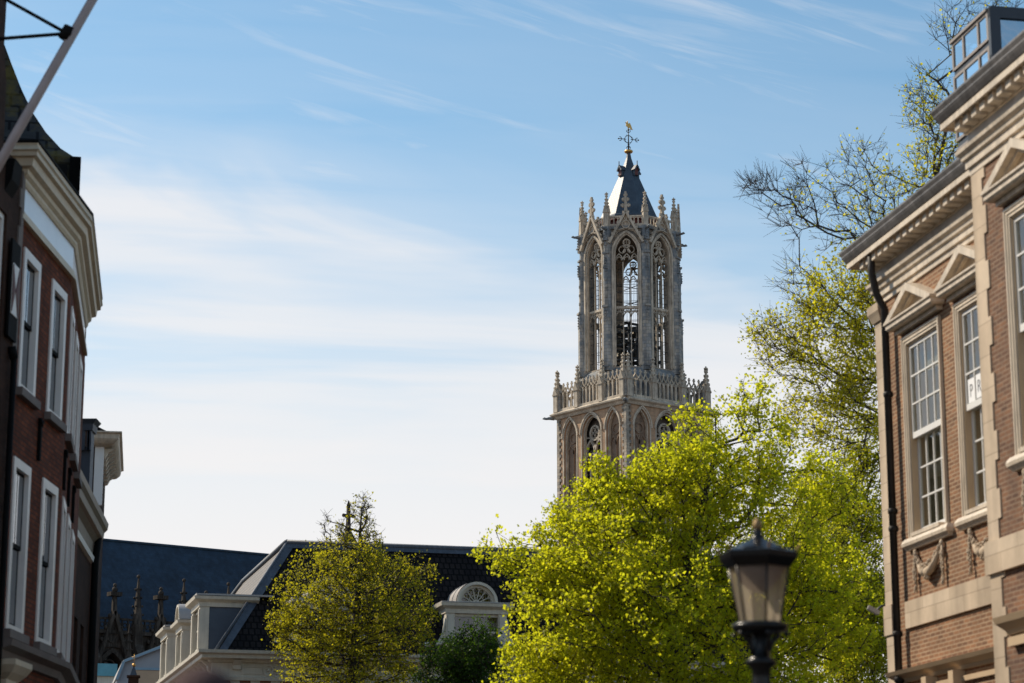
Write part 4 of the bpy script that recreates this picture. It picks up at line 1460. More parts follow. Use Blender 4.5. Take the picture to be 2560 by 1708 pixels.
for q in ((-0.36, 10.32, 10.98), ):
    s3.prism([(-0.37, 10.32), (-0.37, 11.13), (-0.56, 10.72)], -0.155, -0.143)
    s3.prism([(-0.78, 10.32), (-0.78, 11.13), (-0.59, 10.72)], -0.155, -0.143)
s3.build('shutter_triangle', MAT['red_wood'], so)
m = MB()
m.tube([(-0.42, -0.14, 9.6), (-0.42, -0.14, 2)], 0.05, 8)
m.tube([(-0.42, -0.14, 9.6), (-0.46, -0.1, 9.8)], 0.07, 8)
m.build('drainpipe', MAT['matte_black'], nb)
m = MB()
m.box(-9, -1.0, -0.5, 0.3, 19.2, 19.5)
m.build('gable_cornice', MAT['matte_black'], nb)
m = MB()
m.prism([(-9, 21), (-1.5, 14.1), (-1.5, 13.9), (-9, 12)], 0.4, 10)
m.build('roof', MAT['slate_moss'], nb)
for a, b, c, d in ((-2.2, -1.0, 9.0, 11.9), (-2.2, -1.0, 5.2, 8.0)):
    f = MB()
    for x0, x1, z0, z1 in ((a, a + 0.1, c, d), (b - 0.1, b, c, d), (a + 0.1, b - 0.1, c, c + 0.1), (a + 0.1, b - 0.1, d - 0.1, d), (a + 0.1, b - 0.1, (c + d) / 2 - 0.04, (c + d) / 2 + 0.04)):
        f.box(x0, x1, 0.0, 0.1, z0, z1)
    o = f.build('window', MAT['white_left'], nb)
    p = MB()
    p.box(a + 0.05, b - 0.05, 0.05, 0.06, c + 0.05, d - 0.05)
    p.build('pane', MAT['glass_sky'], o)

# ------------------------------------------------------------------ flagpole held by two stays
FY = 28.0
pA, pBq = at(0, 405, FY), at(231, 0, FY)
dv = (pBq - pA)
p_in = pA - dv * ((pA.x + 8.55) / dv.x)
p_out = pBq + dv * 0.9
fp = thing('flagpole', 'grey slanting flagpole braced by two black iron stays on the left', 'flagpole', p_in)
m = MB()
m.tube([(0, 0, 0), p_out - p_in], [0.068, 0.058], 14)
MAT['pole'] = plain('weathered grey pole', (0.34, 0.275, 0.255), 0.5, 0.15, 3, 0.05)
m.build('pole', MAT['pole'], fp)
cl_ = at(168, 84, FY)
m = MB()
dn = dv.normalized()
m.tube([cl_ - p_in - dn * 0.09, cl_ - p_in + dn * 0.09], 0.088, 12)
m.ball(cl_ - p_in, 0.1, 8)
m.build('collar', MAT['matte_black'], fp)
for u, v in ((42, 14), (0, 97)):
    q_ = at(u, v, FY)
    d2 = q_ - cl_
    end = cl_ + d2 * ((-8.6 - cl_.x) / d2.x)
    m = MB()
    m.tube([cl_ - p_in, end - p_in], 0.024, 8)
    m.build('stay', MAT['matte_black'], fp)
m = MB()
m.ball(p_out - p_in, 0.11, 8)
m.build('pole_knob', MAT['gold'], fp)
m = MB()
m.tube([(-0.05, 0, -0.15), (0.12, 0, 0.3)], 0.1, 10)
m.build('wall_socket', MAT['matte_black'], fp)

# ------------------------------------------------------------------ brown house with long eaves further on
A_ = Vector((-10.95, 55.0, 0))
B_ = Vector((-11.72, 63.0, 0))
EL = (B_ - A_).length
EAa = math.atan2(B_.y - A_.y, B_.x - A_.x)
eb = thing('brown_house', 'dark brown brick house with curved grey cornice beyond the red brick house', 'house', A_, EAa)
ET = 9.85
m = MB()
ew = [(0.3 + i * 1.85, 1.3 + i * 1.85, 4.2, 7.9) for i in range(4)]
m.wall(-8, EL, 0, ET, ew, 0, 0.25)
m.poly([(EL, 0.01, 0), (EL, 9, 0), (EL, 9, ET), (EL, 0.01, ET)])
m.poly([(-8, 0.01, 0), (-8, 9, 0), (-8, 9, ET), (-8, 0.01, ET)])
m.build('wall', MAT['brick_brown'], eb)
m = MB()
m.box(-7.8, EL - 0.2, 0.5, 0.6, 0, ET - 0.2)
m.build('room_wall', MAT['room'], eb)
for a, b, c, d in ew:
    f = MB()
    for x0, x1, z0, z1 in ((a, a + 0.12, c, d), (b - 0.12, b, c, d), (a + 0.12, b - 0.12, c, c + 0.1), (a + 0.12, b - 0.12, d - 0.12, d), (a + 0.12, b - 0.12, 6, 6.08)):
        f.box(x0, x1, 0.08, 0.18, z0, z1)
    o = f.build('window', MAT['matte_black'], eb)
    p = MB()
    p.box(a + 0.05, b - 0.05, 0.12, 0.13, c + 0.05, d - 0.05)
    p.build('pane', MAT['glass'], o)
m = MB()
MAT['brown_cornice'] = plain('brown grey cornice paint', (0.19, 0.155, 0.115), 0.5, 0.15, 1, 0.05)
epath = [(-8, 0), (EL, 0), (EL, 3)]
m.sweep([(0, ET + 0.12), (0.05, ET + 0.14), (0.08, ET + 0.5), (0.2, ET + 0.62), (0.3, ET + 0.66), (0.32, ET + 0.85), (0.4, ET + 0.95), (0.42, ET + 1.12), (0, ET + 1.15)], epath)
m.build('cornice', MAT['brown_cornice'], eb)
m = MB()
m.sweep([(-0.02, ET - 0.06), (0.1, ET - 0.04), (0.12, ET + 0.1), (-0.02, ET + 0.12)], epath)
m.build('cornice_band', MAT['white_left'], eb)
m = MB()
m.tube([(EL - 0.12, -0.2, ET + 0.7), (EL - 0.12, -0.14, ET), (EL - 0.12, -0.14, 0)], 0.1, 8)
m.build('drainpipe', MAT['matte_black'], eb)
m = MB()
m.prism([(-0.2, ET + 1.13), (8, ET + 1.13), (4.5, ET + 3.2), (1.2, ET + 2.2)], -8, EL - 0.2, 'x')
m.build('roof', MAT['house_tile'], eb)
# dormer on that roof, seen end on
d1, d2 = at(190, 1125, 60.5), at(230, 1049, 60.5)
dmr_ = MB()
wdt = d2.x - d1.x
hgt = d2.z - d1.z
for x0, x1 in ((0, 0.1), (wdt * 0.36, wdt * 0.36 + 0.08), (wdt * 0.7, wdt * 0.7 + 0.07), (wdt - 0.1, wdt)):
    dmr_.box(x0, x1, 0, 0.12, 0, hgt - 0.2)
dmr_.box(-0.8, wdt - 0.02, 0.1, 0.55, -1.6, hgt - 0.2)
dmr_.sweep([(-0.1, hgt - 0.3), (0.03, hgt - 0.3), (0.05, hgt - 0.12), (0.15, hgt), (-0.1, hgt + 0.02)], [(-0.9, 0), (wdt, 0), (wdt, 0.6)])
o = dmr_.build('dormer', MAT['house_lead'], eb)
o.matrix_local = Matrix.Rotation(-EAa, 4, 'Z') @ Matrix.Translation(d1 - A_)
p = MB()
p.box(0.08, wdt - 0.08, 0.06, 0.09, 0.1, hgt - 0.3)
p.build('pane', MAT['glass_sky'], o)

# ------------------------------------------------------------------ tall house with bracketed eaves behind it
f0 = at(227, 1100, 70)
f1 = at(306, 1100, 70)
fh = thing('eaves_house', 'tall house end with projecting cream bracketed eaves above the brown house', 'house', (f1.x, 70, 0), R(9))
z1 = at(306, 1080, 70).z
z0 = at(306, 1109, 70).z
wl = -0.62
m = MB()
m.box(-7, wl, 0.45, 6.8, 0, z0 + 0.05)
m.build('wall', MAT['brick_brown'], fh)
m = MB()
m.sweep([(0, z0 - 0.05), (0.30, z0 - 0.02), (0.38, z0 + 0.02), (0.46, z0 + 0.1), (0.5, z0 + 0.16), (0.52, z1 - 0.08), (0.6, z1 - 0.04), (0.6, z1), (0, z1)], [(-7, 0.5), (wl, 0.5), (wl, 6.3), (-7, 6.3)])
for i in range(8):
    y = 0.75 + i * 0.7
    m.prism([(wl - 0.02, z0 - 0.4), (wl + 0.1, z0 - 0.36), (wl + 0.18, z0 - 0.2), (wl + 0.42, z0 - 0.06), (wl - 0.02, z0 - 0.06)], y - 0.15, y + 0.15)
m.build('eaves', MAT['cream_paint'], fh)
m = MB()
m.box(wl - 0.22, wl + 0.06, 0.38, 0.55, z0 - 1.9, z0 - 0.05)
m.build('corner_post', MAT['white_paint'], fh)
m = MB()
m.prism([(-6.5, z1), (wl + 0.3, z1), (wl - 2.6, z1 + 1.4), (-4, z1 + 1.4)], 0.4, 6.3)
m.build('roof', MAT['house_tile'], fh)

# ------------------------------------------------------------------ right brick mansion
RD = Vector((0.1898, -0.982, 0)).normalized()
RO = Vector((6.366, 38.5, 0))
RA = math.atan2(RD.y, RD.x)
rhouse = thing('mansion', 'sunlit brown brick mansion with pale stone trim, pedimented sash windows and dentilled cornices', 'mansion', RO, RA)
PJ = -1.3                                    # front plane of the projecting bay
BX = 7.55                                    # its far corner
BE = 24.0
ZA = 10.95                                   # underside of the architrave
W1, W2, W3 = 2.06, 4.40, 9.5                # window axes
WW = 1.43                                    # opening width
ZS0, ZS1 = 6.72, 9.98
main_holes = [(c - WW / 2, c + WW / 2, ZS0, ZS1) for c in (W1, W2)] + [(c - 0.62, c + 0.62, 1.0, 4.0) for c in (W1, W2)]
BAYW = [W3 + 2.9 * k for k in range(5)]
bay_holes = [(c - WW / 2, c + WW / 2, ZS0, ZS1) for c in BAYW] + [(c - 0.62, c + 0.62, 1.0, 4.0) for c in BAYW]
m = MB()
m.wall(0.3, BX, 0, ZA + 0.02, main_holes, 0, 0.24)
m.add([(0.3, 0.003, 0), (0.3, 9, 0), (0.3, 9, ZA), (0.3, 0.003, ZA)], [(0, 1, 2, 3)])
m.build('wall', MAT['brick_tan'], rhouse)
m = MB()
m.wall(BX + 0.04, BE, 0, ZA + 0.02, bay_holes, PJ, 0.24)
m.add([(BX + 0.04, PJ + 0.003, 0), (BX + 0.04, 0.0, 0), (BX + 0.04, 0.0, ZA), (BX + 0.04, PJ + 0.003, ZA)], [(0, 1, 2, 3)])
m.add([(BE, PJ + 0.003, 0), (BE, 9, 0), (BE, 9, ZA + 0.9), (BE, PJ + 0.003, ZA + 0.9)], [(0, 1, 2, 3)])
m.build('bay_wall', MAT['brick_tan_dark'], rhouse)
m = MB()
m.box(0.4, BX, 1.9, 2.0, 0, 11)
m.box(BX + 0.1, BE, 0.8, 0.9, 0, 11)
m.build('room_wall', MAT['room'], rhouse)
# stone corner pilaster, quoins, band course
m = MB()
m.box(0.0, 0.34, -0.05, 0.5, 0, 5.24)
m.box(-0.03, 0.36, -0.08, 0.5, 5.24, 5.74)
m.box(0.0, 0.34, -0.05, 0.5, 5.74, ZA - 0.3)
m.sweep([(-0.1, ZA - 0.3), (0.03, ZA - 0.3), (0.07, ZA - 0.2), (0.1, ZA - 0.14), (0.1, ZA - 0.002), (-0.1, ZA - 0.002)], [(0.0, 0.45), (0.0, -0.05), (0.34, -0.05), (0.34, -0.002)])
m.build('corner_pilaster', MAT['sandstone'], rhouse)
m = MB()
z, i = 0.0, 0
while z < ZA - 0.05:
    h = min(0.40, ZA - z)
    q = 0.46 if i % 2 else 0.36
    m.box(BX, BX + q, PJ - 0.022, -0.002, z, z + h)
    z += 0.40
    i += 1
m.build('quoin', MAT['sandstone'], rhouse)
m = MB()
m.box(0.90, BX - 0.002, -0.05, 0.05, 5.27, 5.71)
m.build('band_course', MAT['sandstone'], rhouse)
m = MB()
m.box(BX - 0.06, BE, PJ - 0.07, PJ + 0.05, 5.27, 5.71)
m.box(BX - 0.06, BX + 0.2, PJ + 0.05, -0.06, 5.27, 5.71)
m.build('bay_band_course', MAT['sandstone'], rhouse)
# entablature, frieze and dentilled cornice
paths = [[(0.12, 4.0), (0.12, 0.0), (BX, 0.0)], [(BX, -0.01), (BX, PJ), (BE, PJ)]]
arch_prof = [(-0.2, ZA), (0.03, ZA), (0.03, ZA + 0.10), (0.07, ZA + 0.105), (0.07, ZA + 0.21), (0.11, ZA + 0.23), (0.12, ZA + 0.29), (0.17, ZA + 0.33), (0.18, ZA + 0.38), (0.02, ZA + 0.40), (-0.2, ZA + 0.40)]
ZF = ZA + 0.40
ZC = ZF + 0.22
OVR = 0.46
for kpath, pth in enumerate(paths):
    nm = '' if kpath == 0 else 'bay_'
    OVR = 0.46 if kpath == 0 else 0.36
    m = MB()
    m.sweep(arch_prof, pth)
    m.build(nm + 'architrave', MAT['cream_paint'], rhouse)
    m = MB()
    m.sweep([(-0.2, ZF), (0.03, ZF), (0.03, ZC), (-0.2, ZC)], pth)
    m.build(nm + 'frieze', MAT['frieze_right'], rhouse)
    m = MB()
    m.sweep([(-0.2, ZC), (0.06, ZC), (0.08, ZC + 0.06), (0.08, ZC + 0.12), (0.12, ZC + 0.15), (OVR - 0.09, ZC + 0.16), (OVR - 0.08, ZC + 0.13), (OVR - 0.04, ZC + 0.13), (OVR - 0.04, ZC + 0.22), (-0.2, ZC + 0.24)], pth)
    for seg in range(len(pth) - 1):
        p, q = Vector(pth[seg]), Vector(pth[seg + 1])
        d = (q - p).normalized()
        nrm = Vector((d.y, -d.x))
        L = (q - p).length
        n_ = int(L / 0.30)
        for i in range(n_):
            c = p + d * (0.14 + i * 0.30)
            m.M = Matrix.Translation((c.x, c.y, 0)) @ Matrix(((d.x, -nrm.x, 0, 0), (d.y, -nrm.y, 0, 0), (0, 0, 1, 0), (0, 0, 0, 1)))
            m.box(-0.085, 0.085, -(OVR - 0.11), -0.085, ZC + 0.01, ZC + 0.152)
            m.M = None
    m.build(nm + 'dentil_cornice', MAT['cream_paint'], rhouse)
    m = MB()
    m.sweep([(-0.1, ZC + 0.245), (OVR - 0.03, ZC + 0.235), (OVR + 0.01, ZC + 0.30), (OVR + 0.03, ZC + 0.34), (OVR + 0.03, ZC + 0.36), (OVR + 0.06, ZC + 0.42), (OVR + 0.06, ZC + 0.45), (-0.1, ZC + 0.47)], pth)
    MAT['lead_gutter'] = MAT.get('lead_gutter') or plain('weathered lead gutter', (0.175, 0.165, 0.16), 0.45, 0.5, 1.8, 0.15, streaks=0.3)
    m.build(nm + 'gutter', MAT['lead_gutter'], rhouse)
m = MB()
m.poly([(0.05, 0.0, ZC + 0.43), (BE, 0.0, ZC + 0.43), (BE, 9, ZC + 0.46), (0.05, 9, ZC + 0.46)])
m.poly([(BX + 0.05, PJ, ZC + 0.43), (BE, PJ, ZC + 0.43), (BE, -0.01, ZC + 0.43), (BX + 0.05, -0.01, ZC + 0.43)])
m.build('flat_roof', MAT['house_lead'], rhouse)


def mansion_window():
    """Origin: centre of the opening on the wall plane, at sill height."""
    h = WW / 2
    H = ZS1 - ZS0
    f = MB()                                  # moulded surround
    for (o0, o1, yy) in ((0.0, 0.045, -0.025), (0.045, 0.095, -0.04), (0.095, 0.13, -0.055)):
        f.box(-h - o1, -h - o0, yy, 0.02, 0.0, H + o1)
        f.box(h + o0, h + o1, yy, 0.02, 0.0, H + o1)
        f.box(-h - o0, h + o0, yy, 0.02, H + o0, H + o1)
    jm = MB()                                 # tan painted jamb linings
    for s_ in (-1, 1):
        x0, x1 = sorted((s_ * h, s_ * (h - 0.025)))
        jm.box(x0, x1, 0.0, 0.34, 0, H)
    jm.box(-h + 0.025, h - 0.025, 0.0, 0.34, H - 0.025, H)
    sash = MB()
    zm = H * 0.515
    fw = 0.045
    for y, c, d in ((0.03, zm - 0.03, H - 0.025), (0.11, 0.04, zm + 0.03)):
        a, b = -h + 0.025, h - 0.025
        bot = 0.10 if c > 0.5 else 0.12
        sash.box(a, a + fw, y, y + 0.05, c, d)
        sash.box(b - fw, b, y, y + 0.05, c, d)
        sash.box(a + fw, b - fw, y, y + 0.05, c, c + bot)
        sash.box(a + fw, b - fw, y, y + 0.05, d - 0.06, d)
        ia, ib, ic, id_ = a + fw, b - fw, c + bot, d - 0.06
        for k in range(1, 4):
            x = ia + (ib - ia) * k / 4
            sash.box(x - 0.014, x + 0.014, y + 0.004, y + 0.04, ic, id_)
        for k in range(1, 3):
            z_ = ic + (id_ - ic) * k / 3
            sash.box(ia, ib, y + 0.001, y + 0.036, z_ - 0.014, z_ + 0.014)
    p = MB()
    p.box(-h + 0.06, h - 0.06, 0.05, 0.056, zm + 0.04, H - 0.06)
    p.box(-h + 0.06, h - 0.06, 0.13, 0.136, 0.12, zm)
    sill = MB()
    sill.sweep([(-0.1, -0.20), (0.06, -0.20), (0.09, -0.16), (0.12, -0.13), (0.13, -0.08), (0.11, -0.04), (0.08, -0.005), (-0.1, 0.0)], [(-h - 0.16, 0.1), (-h - 0.16, 0.0), (h + 0.16, 0.0), (h + 0.16, 0.1)])
    sill.box(-h + 0.1, h - 0.1, -0.1, 0.24, 0.0, 0.06)
    ped = MB()
    zb = H + 0.28
    pw, dp, ph_ = 1.06, 0.26, 0.46
    ped.box(-pw + 0.12, pw - 0.12, -0.11, 0.0, zb - 0.075, zb - 0.003)
    ped.sweep([(-dp * 0.3, zb), (0.0, zb), (0.03, zb + 0.03), (0.03, zb + 0.09), (0.06, zb + 0.11), (0.06, zb + 0.14), (-dp * 0.3, zb + 0.15)], [(-pw + 0.05, 0.0), (-pw + 0.05, -dp + 0.05), (pw - 0.05, -dp + 0.05), (pw - 0.05, 0.0)])
    ped.box(-pw + 0.15, pw - 0.15, -dp + 0.1, -0.002, zb + 0.002, zb + 0.148)
    t = 0.13
    for s_ in (-1, 1):                        # raking slabs
        pts = [(s_ * (pw + 0.02), zb + 0.145), (0, zb + 0.145 + ph_), (0, zb + 0.145 + ph_ - t), (s_ * (pw - 0.27), zb + 0.145)]
        ped.prism(pts, -dp, 0.0)
        pts2 = [(s_ * (pw - 0.27), zb + 0.147), (0, zb + 0.145 + ph_ - t), (0, zb + 0.145 + ph_ - t - 0.06), (s_ * (pw - 0.38), zb + 0.147)]
        ped.prism(pts2, -dp * 0.62, -0.001)
    tym = MB()
    tym.prism([(-pw + 0.3, zb + 0.15), (pw - 0.3, zb + 0.15), (0, zb + 0.15 + ph_ - t - 0.03)], -dp * 0.32, -0.01)
    gar = MB()                                # carved festoon under the sill
    rnd = random.Random(7)
    zt = -0.26
    for s_ in (-1, 1):                        # hanging drops and knotted ribbons
        gar.ball((s_ * 0.58, -0.05, zt), 0.05, 7, (1, 0.7, 1))
        gar.tube([(s_ * 0.58, -0.04, zt), (s_ * 0.60, -0.05, zt - 0.15), (s_ * 0.59, -0.04, zt - 0.66)], [0.02, 0.03, 0.012], 6)
        for i in range(46):
            f_ = rnd.random()
            wd_ = 0.02 + 0.05 * math.sin(PI * min(1, f_ * 1.2))
            gar.ball((s_ * 0.60 + rnd.uniform(-wd_, wd_), -0.05 - rnd.uniform(0, 0.025), zt - 0.10 - 0.56 * f_), rnd.uniform(0.014, 0.03), 5, (1, 0.7, 1.3))
        gar.tube([(s_ * 0.56, -0.05, zt - 0.01), (s_ * 0.46, -0.06, zt - 0.14), (s_ * 0.34, -0.07, zt - 0.26), (s_ * 0.2, -0.08, zt - 0.36), (0, -0.085, zt - 0.40)], [0.022, 0.034, 0.05, 0.07, 0.08], 8)
    for i in range(190):
        u_ = max(-1, min(1, rnd.gauss(0, 0.42)))
        th_ = 0.02 + 0.095 * (1 - u_ * u_) ** 1.5
        z_ = zt - 0.40 + 0.34 * abs(u_) ** 1.4 + rnd.uniform(-1, 1) * th_
        gar.ball((0.52 * u_, -0.075 - rnd.uniform(0.0, 0.5) * th_, z_), rnd.uniform(0.014, 0.036), 5)
    cur = MB()
    for x0, x1 in ((-h, h * 0.16), (h * 0.2, h)):
        n = 16
        cur.add([(x0 + (x1 - x0) * i / n, 0.30 + 0.03 * (1 if i % 2 else -1), z_) for z_ in (0.05, H) for i in range(n + 1)], [(i, i + 1, n + 2 + i, n + 1 + i) for i in range(n)])
    bl = MB()
    bl.box(-h + 0.03, h - 0.03, 0.245, 0.25, H - 0.5, H)
    return [(f, 'window', 'cream_paint'), (jm, 'jamb', 'cream_tan'), (sash, 'sash', 'white_paint'), (p, 'pane', 'glass'), (sill, 'sill', 'cream_paint'), (ped, 'pediment', 'cream_paint'), (tym, 'tympanum', 'cream_tan'), (gar, 'festoon', 'sandstone'), (cur, 'curtain', 'curtain'), (bl, 'roller_blind', 'curtain')]


ms = mansion_window()
win0 = None
for c, y in [(W1, 0), (W2, 0)] + [(c, PJ) for c in BAYW]:
    if win0 is None:
        win0 = ms[0][0].build('window', MAT[ms[0][2]], rhouse, (c, y, ZS0))
        for mb_, n_, q_ in ms[1:]:
            mb_.build(n_, MAT[q_], win0)
    else:
        dup(win0, rhouse, (c, y, ZS0))
# lower windows with their hood mouldings
m = MB()
m.sweep([(-0.02, 4.40), (0.05, 4.40), (0.08, 4.46), (0.20, 4.52), (0.24, 4.58), (-0.02, 4.64)], [(0.36, 0.0), (BX, 0.0)])
m.box(0.5, BX - 0.01, -0.06, 0.0, 4.22, 4.30)
for x in (2.0, 3.15, 5.2):
    m.box(x - 0.10, x + 0.10, -0.20, 0.0, 4.12, 4.39)
m.build('hood_moulding', MAT['cream_tan'], rhouse)
m = MB()
m.sweep([(-0.02, 4.40), (0.05, 4.40), (0.08, 4.46), (0.22, 4.54), (0.26, 4.62), (-0.02, 4.66)], [(BX + 0.55, PJ), (BE, PJ)])
m.box(BX + 0.66, BE, PJ - 0.10, PJ, 4.24, 4.36)
m.build('bay_hood_moulding', MAT['cream_tan'], rhouse)
lw = None
for c, y in [(W1, 0), (W2, 0)] + [(c, PJ) for c in BAYW]:
    if lw is None:
        f = MB()
        for x0, x1, z0, z1 in ((-0.62, -0.54, 0, 3), (0.54, 0.62, 0, 3), (-0.54, 0.54, 0, 0.1), (-0.54, 0.54, 2.9, 3), (-0.54, 0.54, 1.5, 1.57), (-0.02, 0.02, 0.1, 1.5), (-0.02, 0.02, 1.57, 2.9)):
            f.box(x0, x1, 0.1, 0.16, z0, z1)
        p = MB()
        p.box(-0.58, 0.58, 0.12, 0.13, 0.05, 2.95)
        lw = f.build('lower_window', MAT['white_paint'], rhouse, (c, y, 1.0))
        p.build('pane', MAT['glass'], lw)
    else:
        dup(lw, rhouse, (c, y, 1.0))
# drainpipe on the corner
m = MB()
m.tube([(0.70, -0.33, ZC + 0.3), (0.70, -0.33, ZF + 0.02), (0.72, -0.26, ZA + 0.05), (0.74, -0.14, ZA - 0.22), (0.74, -0.13, 0)], 0.066, 10)
for z in (9.2, 7.2, 6.9, 5.15, 4.4, 2.4):
    m.lathe([(0.068, 0), (0.085, 0.02), (0.085, 0.08), (0.068, 0.1)], 10, (0.74, -0.13, z))
m.build('drainpipe', MAT['pipe'], rhouse)
# lightning rod cable over the cornice tip
# glazed roof terrace
gx0, gx1, gy0, gy1 = 1.95, 3.52, 0.8, 3.6
tiers = [(12.02, 13.28), (13.40, 14.56), (14.66, 15.16)]
gt = MB()
for z0, z1 in tiers:
    for (x0, x1) in ((gx0, gx0 + 0.06), (gx0 + 0.46, gx0 + 0.52), (gx0 + 1.1, gx0 + 1.16), (gx1 - 0.07, gx1)):
        gt.box(x0, x1, gy0, gy0 + 0.05, z0, z1)
    gt.box(gx0 + 0.002, gx1 - 0.002, gy0 + 0.003, gy0 + 0.047, z0, z0 + 0.05)
    gt.box(gx0 + 0.002, gx1 - 0.002, gy0 + 0.003, gy0 + 0.047, z1 - 0.05, z1)
gt.box(gx0 - 0.03, gx1 - 0.004, gy0 - 0.03, gy0 + 0.04, 15.162, 15.21)
gtp = gt.build('glazed_terrace', MAT['bronze_frame'], rhouse)
p = MB()
for z0, z1 in tiers:
    p.box(gx0 + 0.02, gx1 - 0.03, gy0 + 0.02, gy0 + 0.026, z0 + 0.02, z1 - 0.02)
p.build('pane', MAT['glass_roof'], gtp)
m = MB()
for y in (gy0 + 0.09, gy1 - 0.1, gy0 + 1.5):
    m.box(gx1, gx1 + 0.1, y - 0.09, y + 0.09, 12.0, 15.2)
    m.box(gx0 + 0.05, gx0 + 0.12, y - 0.03, y + 0.06, 12.0, 15.1)
for z in (15.02, 13.98, 14.28):
    m.box(gx1 + 0.003, gx1 + 0.097, gy0, gy1, z, z + 0.18 if z > 15 else z + 0.1)
m.box(gx0, gx1, gy0 + 0.06, gy1, 15.212, 15.26)
for z in (13.30, 14.58):
    m.box(gx0 + 0.003, gx1 - 0.01, gy0 + 0.03, gy0 + 0.10, z, z + 0.07)
m.build('terrace_end_frame', MAT['dark_frame'], rhouse)
p2 = MB()
p2.box(gx1 + 0.04, gx1 + 0.05, gy0 + 0.1, gy1 - 0.1, 12.1, 15.0)
MAT['blind_grey'] = plain('grey roller blind', (0.20, 0.20, 0.19), 0.7, 0.08, 1)
p2.build('terrace_end_pane', MAT['glass_roof'], rhouse)
p3 = MB()
p3.box(gx1 - 0.12, gx1 - 0.11, gy0 + 0.2, gy1 - 0.1, 14.35, 15.02)
p3.build('terrace_blind', MAT['blind_grey'], rhouse)


# lettered paper sheets behind the panes of the second window
def sheet(name, label, letter, x, z, wd, ht, y):
    o = MB()
    o.box(-wd / 2, wd / 2, 0.0, 0.002, 0, ht)
    MAT['paper'] = MAT.get('paper') or plain('white paper', (0.82, 0.83, 0.84), 0.8, 0.03, 4, 0)
    s = o.build(name, MAT['paper'], None)
    M = Matrix.Translation(RO) @ Matrix.Rotation(RA, 4, 'Z') @ Matrix.Translation((x, y, z))
    s.matrix_world = M
    tag(s, label, 'paper sign', 'lettered paper sheets in the window')
    cu = bpy.data.curves.new('letter', 'FONT')
    cu.body = letter
    cu.size = ht * 0.8
    cu.offset = -0.006
    cu.align_x = 'CENTER'
    cu.extrude = 0.001
    tmp = bpy.data.objects.new('letter', cu)
    COL.objects.link(tmp)
    me = bpy.data.meshes.new_from_object(tmp.evaluated_get(bpy.context.evaluated_depsgraph_get()))
    bpy.data.objects.remove(tmp)
    me.materials.clear()
    me.materials.append(MAT['black_paint'])
    l = link(bpy.data.objects.new('letter', me), s)
    l.location = (0, -0.004, ht * 0.22)
    l.rotation_euler = (PI / 2, 0, 0)
    l.scale = (0.85, 1, 1)


cw1 = (WW - 0.16) / 4
xa = W2 - WW / 2 + 0.08
zmid = ZS0 + (ZS1 - ZS0) * 0.515
sheet('paper_sign', 'white paper sheet with black letter P in the second mansion window', 'P', xa + cw1 * 0.5, zmid + 0.08, cw1 * 0.80, 0.37, 0.044)
sheet('paper_sign', 'white paper sheet with black letter R beside the projecting brick bay', 'R', xa + cw1 * 1.5, zmid + 0.09, cw1 * 0.80, 0.37, 0.044)
sheet('paper_sign', 'white paper sheet with letter I low in the second window below the meeting rail', 'I', xa + cw1 * 1.5, zmid - 0.56, cw1 * 0.66, 0.36, 0.124)

# small lamp arm on the far end of the mansion
wlp = at(2205, 1520, 39.2)
o = thing('wall_lamp', 'small grey lamp arm jutting from the far corner of the brick mansion', 'wall lamp', wlp)
m = MB()
m.tube([(0.12, 0, 0.08), (-0.02, 0, 0.02), (-0.12, 0, -0.06)], 0.02, 6)
m.build('arm', MAT['iron'], o)
m = MB()
m.M = Matrix.Rotation(0.5, 4, 'Y')
m.box(-0.22, 0.0, -0.06, 0.06, -0.14, -0.07)
m.box(-0.2, -0.02, -0.05, 0.05, -0.15, -0.14)
m.M = None
m.build('lamp_head', MAT['zinc'], o)

# ------------------------------------------------------------------ street lamp
LY = 16.0
lp = at(1902, 1640, LY)
lamp = thing('street_lamp', 'black cast iron street lamp with six sided glass lantern and gilded finial', 'street lamp', (lp.x, LY, 0))
zv = lambda v: at(1902, v, LY).z
px_ = LY * 1.03 / FPX
Z = {k: zv(v) for k, v in dict(flame=1294, flb=1326, knob=1352, dome0=1354, dome1=1372, rim1=1378, rim0=1416, g1=1418, g0=1557, ring0=1575, br0=1630, col1=1650, col0=1662).items()}
m = MB()
b0_ = Z['col0']
m.lathe([(0.26, 0), (0.26, 0.25), (0.2, 0.3), (0.17, 0.8), (0.19, 0.84), (0.13, 0.95), (0.085, 1.1), (0.07, 1.6), (0.062, b0_ - 0.25), (0.075, b0_ - 0.2), (0.064, b0_ - 0.1), (0.066, b0_ - 0.03), (0.105, b0_), (0.115, b0_ + 0.02), (0.07, b0_ + 0.05), (0.055, b0_ + 0.12), (0.06, Z['ring0'] - 0.02), (0.02, Z['ring0'] + 0.01)], 16)
m.build('post', MAT['black_paint'], lamp)
m = MB()
hexp = R(-90 + 10)
rg0 = 50 * px_ * 1.02
m.lathe([(0.05, Z['ring0'] - 0.03), (rg0 + 0.035, Z['ring0'] - 0.01), (rg0 + 0.05, Z['ring0'] + 0.02), (rg0 + 0.045, Z['g0'] - 0.012), (rg0 + 0.015, Z['g0']), (0.04, Z['g0'])], 24)
for k in range(6):
    t = hexp + k * PI / 3
    c, s = math.cos(t), math.sin(t)
    m.ball(((rg0 + 0.04) * c, (rg0 + 0.04) * s, Z['ring0'] - 0.035), 0.02, 7)
m.build('lantern_base', MAT['black_paint'], lamp)
m = MB()
